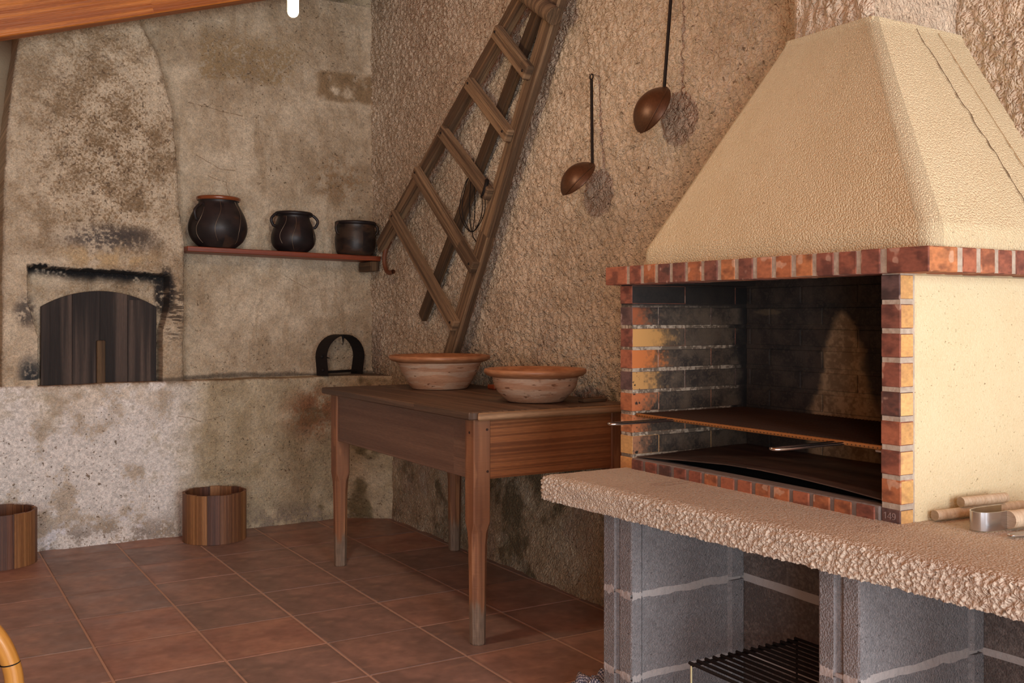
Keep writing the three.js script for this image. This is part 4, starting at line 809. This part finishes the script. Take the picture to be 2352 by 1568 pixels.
// ---------------------------------------------------------------- tools on the slab
{
  const y = Y0 + 0.003;
  single('wooden_dowel', rod([1.80, y + 0.0105, -1.315], [2.06, y + 0.0105, -1.29], 0.0105, 16), M.dowel, 'pale wooden dowel lying against the stucco side panel', 'stick');
  const k = thing('tongs', 'steel tongs with a wooden grip lying on the slab', 'tongs', [0, y, 0]);
  part('bow', (() => { const pts = [[1.90, 0.018, -1.235], [1.83, 0.018, -1.24], [1.795, 0.018, -1.232], [1.785, 0.018, -1.214], [1.797, 0.018, -1.197], [1.83, 0.018, -1.19], [1.86, 0.018, -1.19]]; const c = new Poly(pts), s = new THREE.Shape([[-0.017, -0.001], [0.017, -0.001], [0.017, 0.001], [-0.017, 0.001]].map((q) => new THREE.Vector2(...q))); const g = new THREE.BufferGeometry(), pos = [], idx = [], n = 48; for (let i = 0; i <= n; i++) { const a = c.getPoint(i / n), t = c.getTangent(i / n), m = [-t.z, t.x]; for (const [h, w] of [[0, -1], [0.036, -1], [0.036, 1], [0, 1]]) pos.push(a.x + m[0] * 0.001 * w, h, a.z + m[1] * 0.001 * w); if (i) for (let e = 0; e < 4; e++) { const A = (i - 1) * 4 + e, B = (i - 1) * 4 + (e + 1) % 4; idx.push(A, A + 4, B, B, A + 4, B + 4); } } g.setAttribute('position', new THREE.Float32BufferAttribute(pos, 3)); g.setAttribute('uv', new THREE.Float32BufferAttribute(pos.flatMap((_, i) => i % 3 ? [] : [0, 0]), 2)); g.setIndex(idx); const f = g.toNonIndexed(); f.computeVertexNormals(); return f; })(), M.steel, k);
  part('grip', rod([1.848, 0.019, -1.186], [2.10, 0.019, -1.165], 0.0175, 20), M.dowel, k);
  single('wooden_stick', rod([1.87, y + 0.0325, -1.305], [2.0, y + 0.0325, -1.29], 0.0105, 16), M.dowel, 'short pale stick lying on top of the dowel behind the tongs', 'stick');
  const s = thing('wire_skewer', 'bright bent wire skewers at the right edge of the slab', 'skewer', [0, y, 0]);
  for (const d of [0, 0.012]) part('wire_loop', tube([[2.0, 0.003, -1.105 - d], [1.86, 0.003, -1.12 - d], [1.80, 0.003, -1.135 - d], [1.785, 0.003, -1.142 - d * 0.4], [1.80, 0.004, -1.15 + d], [1.86, 0.004, -1.14 + d], [2.0, 0.004, -1.13 + d]], 0.0022, 50, 8), M.steel, s);
}
// ---------------------------------------------------------------- pendant lamp
{
  const P = [0.994, 0, -2.904], yb = 1.986, yt = 2.14, t = thing('pendant_lamp', 'bare warm tube bulb hanging on a cord at the top', 'lamp', P);
  const bulb = part('bulb', new THREE.CapsuleGeometry(0.0165, yt - yb - 0.033, 8, 20).translate(0, (yb + yt) / 2, 0), std({ color: srgb(255, 240, 210), emissive: new THREE.Color().setRGB(1, 0.82, 0.48), emissiveIntensity: 9, roughness: 0.4 }), t);
  part('socket', lathe([[0.0001, yt - 0.012], [0.021, yt - 0.012], [0.021, yt + 0.05], [0.012, yt + 0.065], [0.0001, yt + 0.066]], 24), std({ color: srgb(230, 226, 214), roughness: 0.5 }), t);
  part('cord', rod([0, yt + 0.06, 0], [0, roofY(P[0]) + 0.004, 0], 0.003, 8), std({ color: srgb(60, 56, 52), roughness: 0.7 }), t);
  const l = new THREE.PointLight(new THREE.Color().setRGB(1, 0.82, 0.6), 1.35, 0, 2);
  l.position.set(0, (yb + yt) / 2, 0); l.castShadow = true; l.shadow.radius = 3; l.name = 'bulb_light';
  t.add(l);
}
scene.traverse((o) => { if (o.isMesh) o.castShadow = o.receiveShadow = true; });
renderer.render(scene, camera);
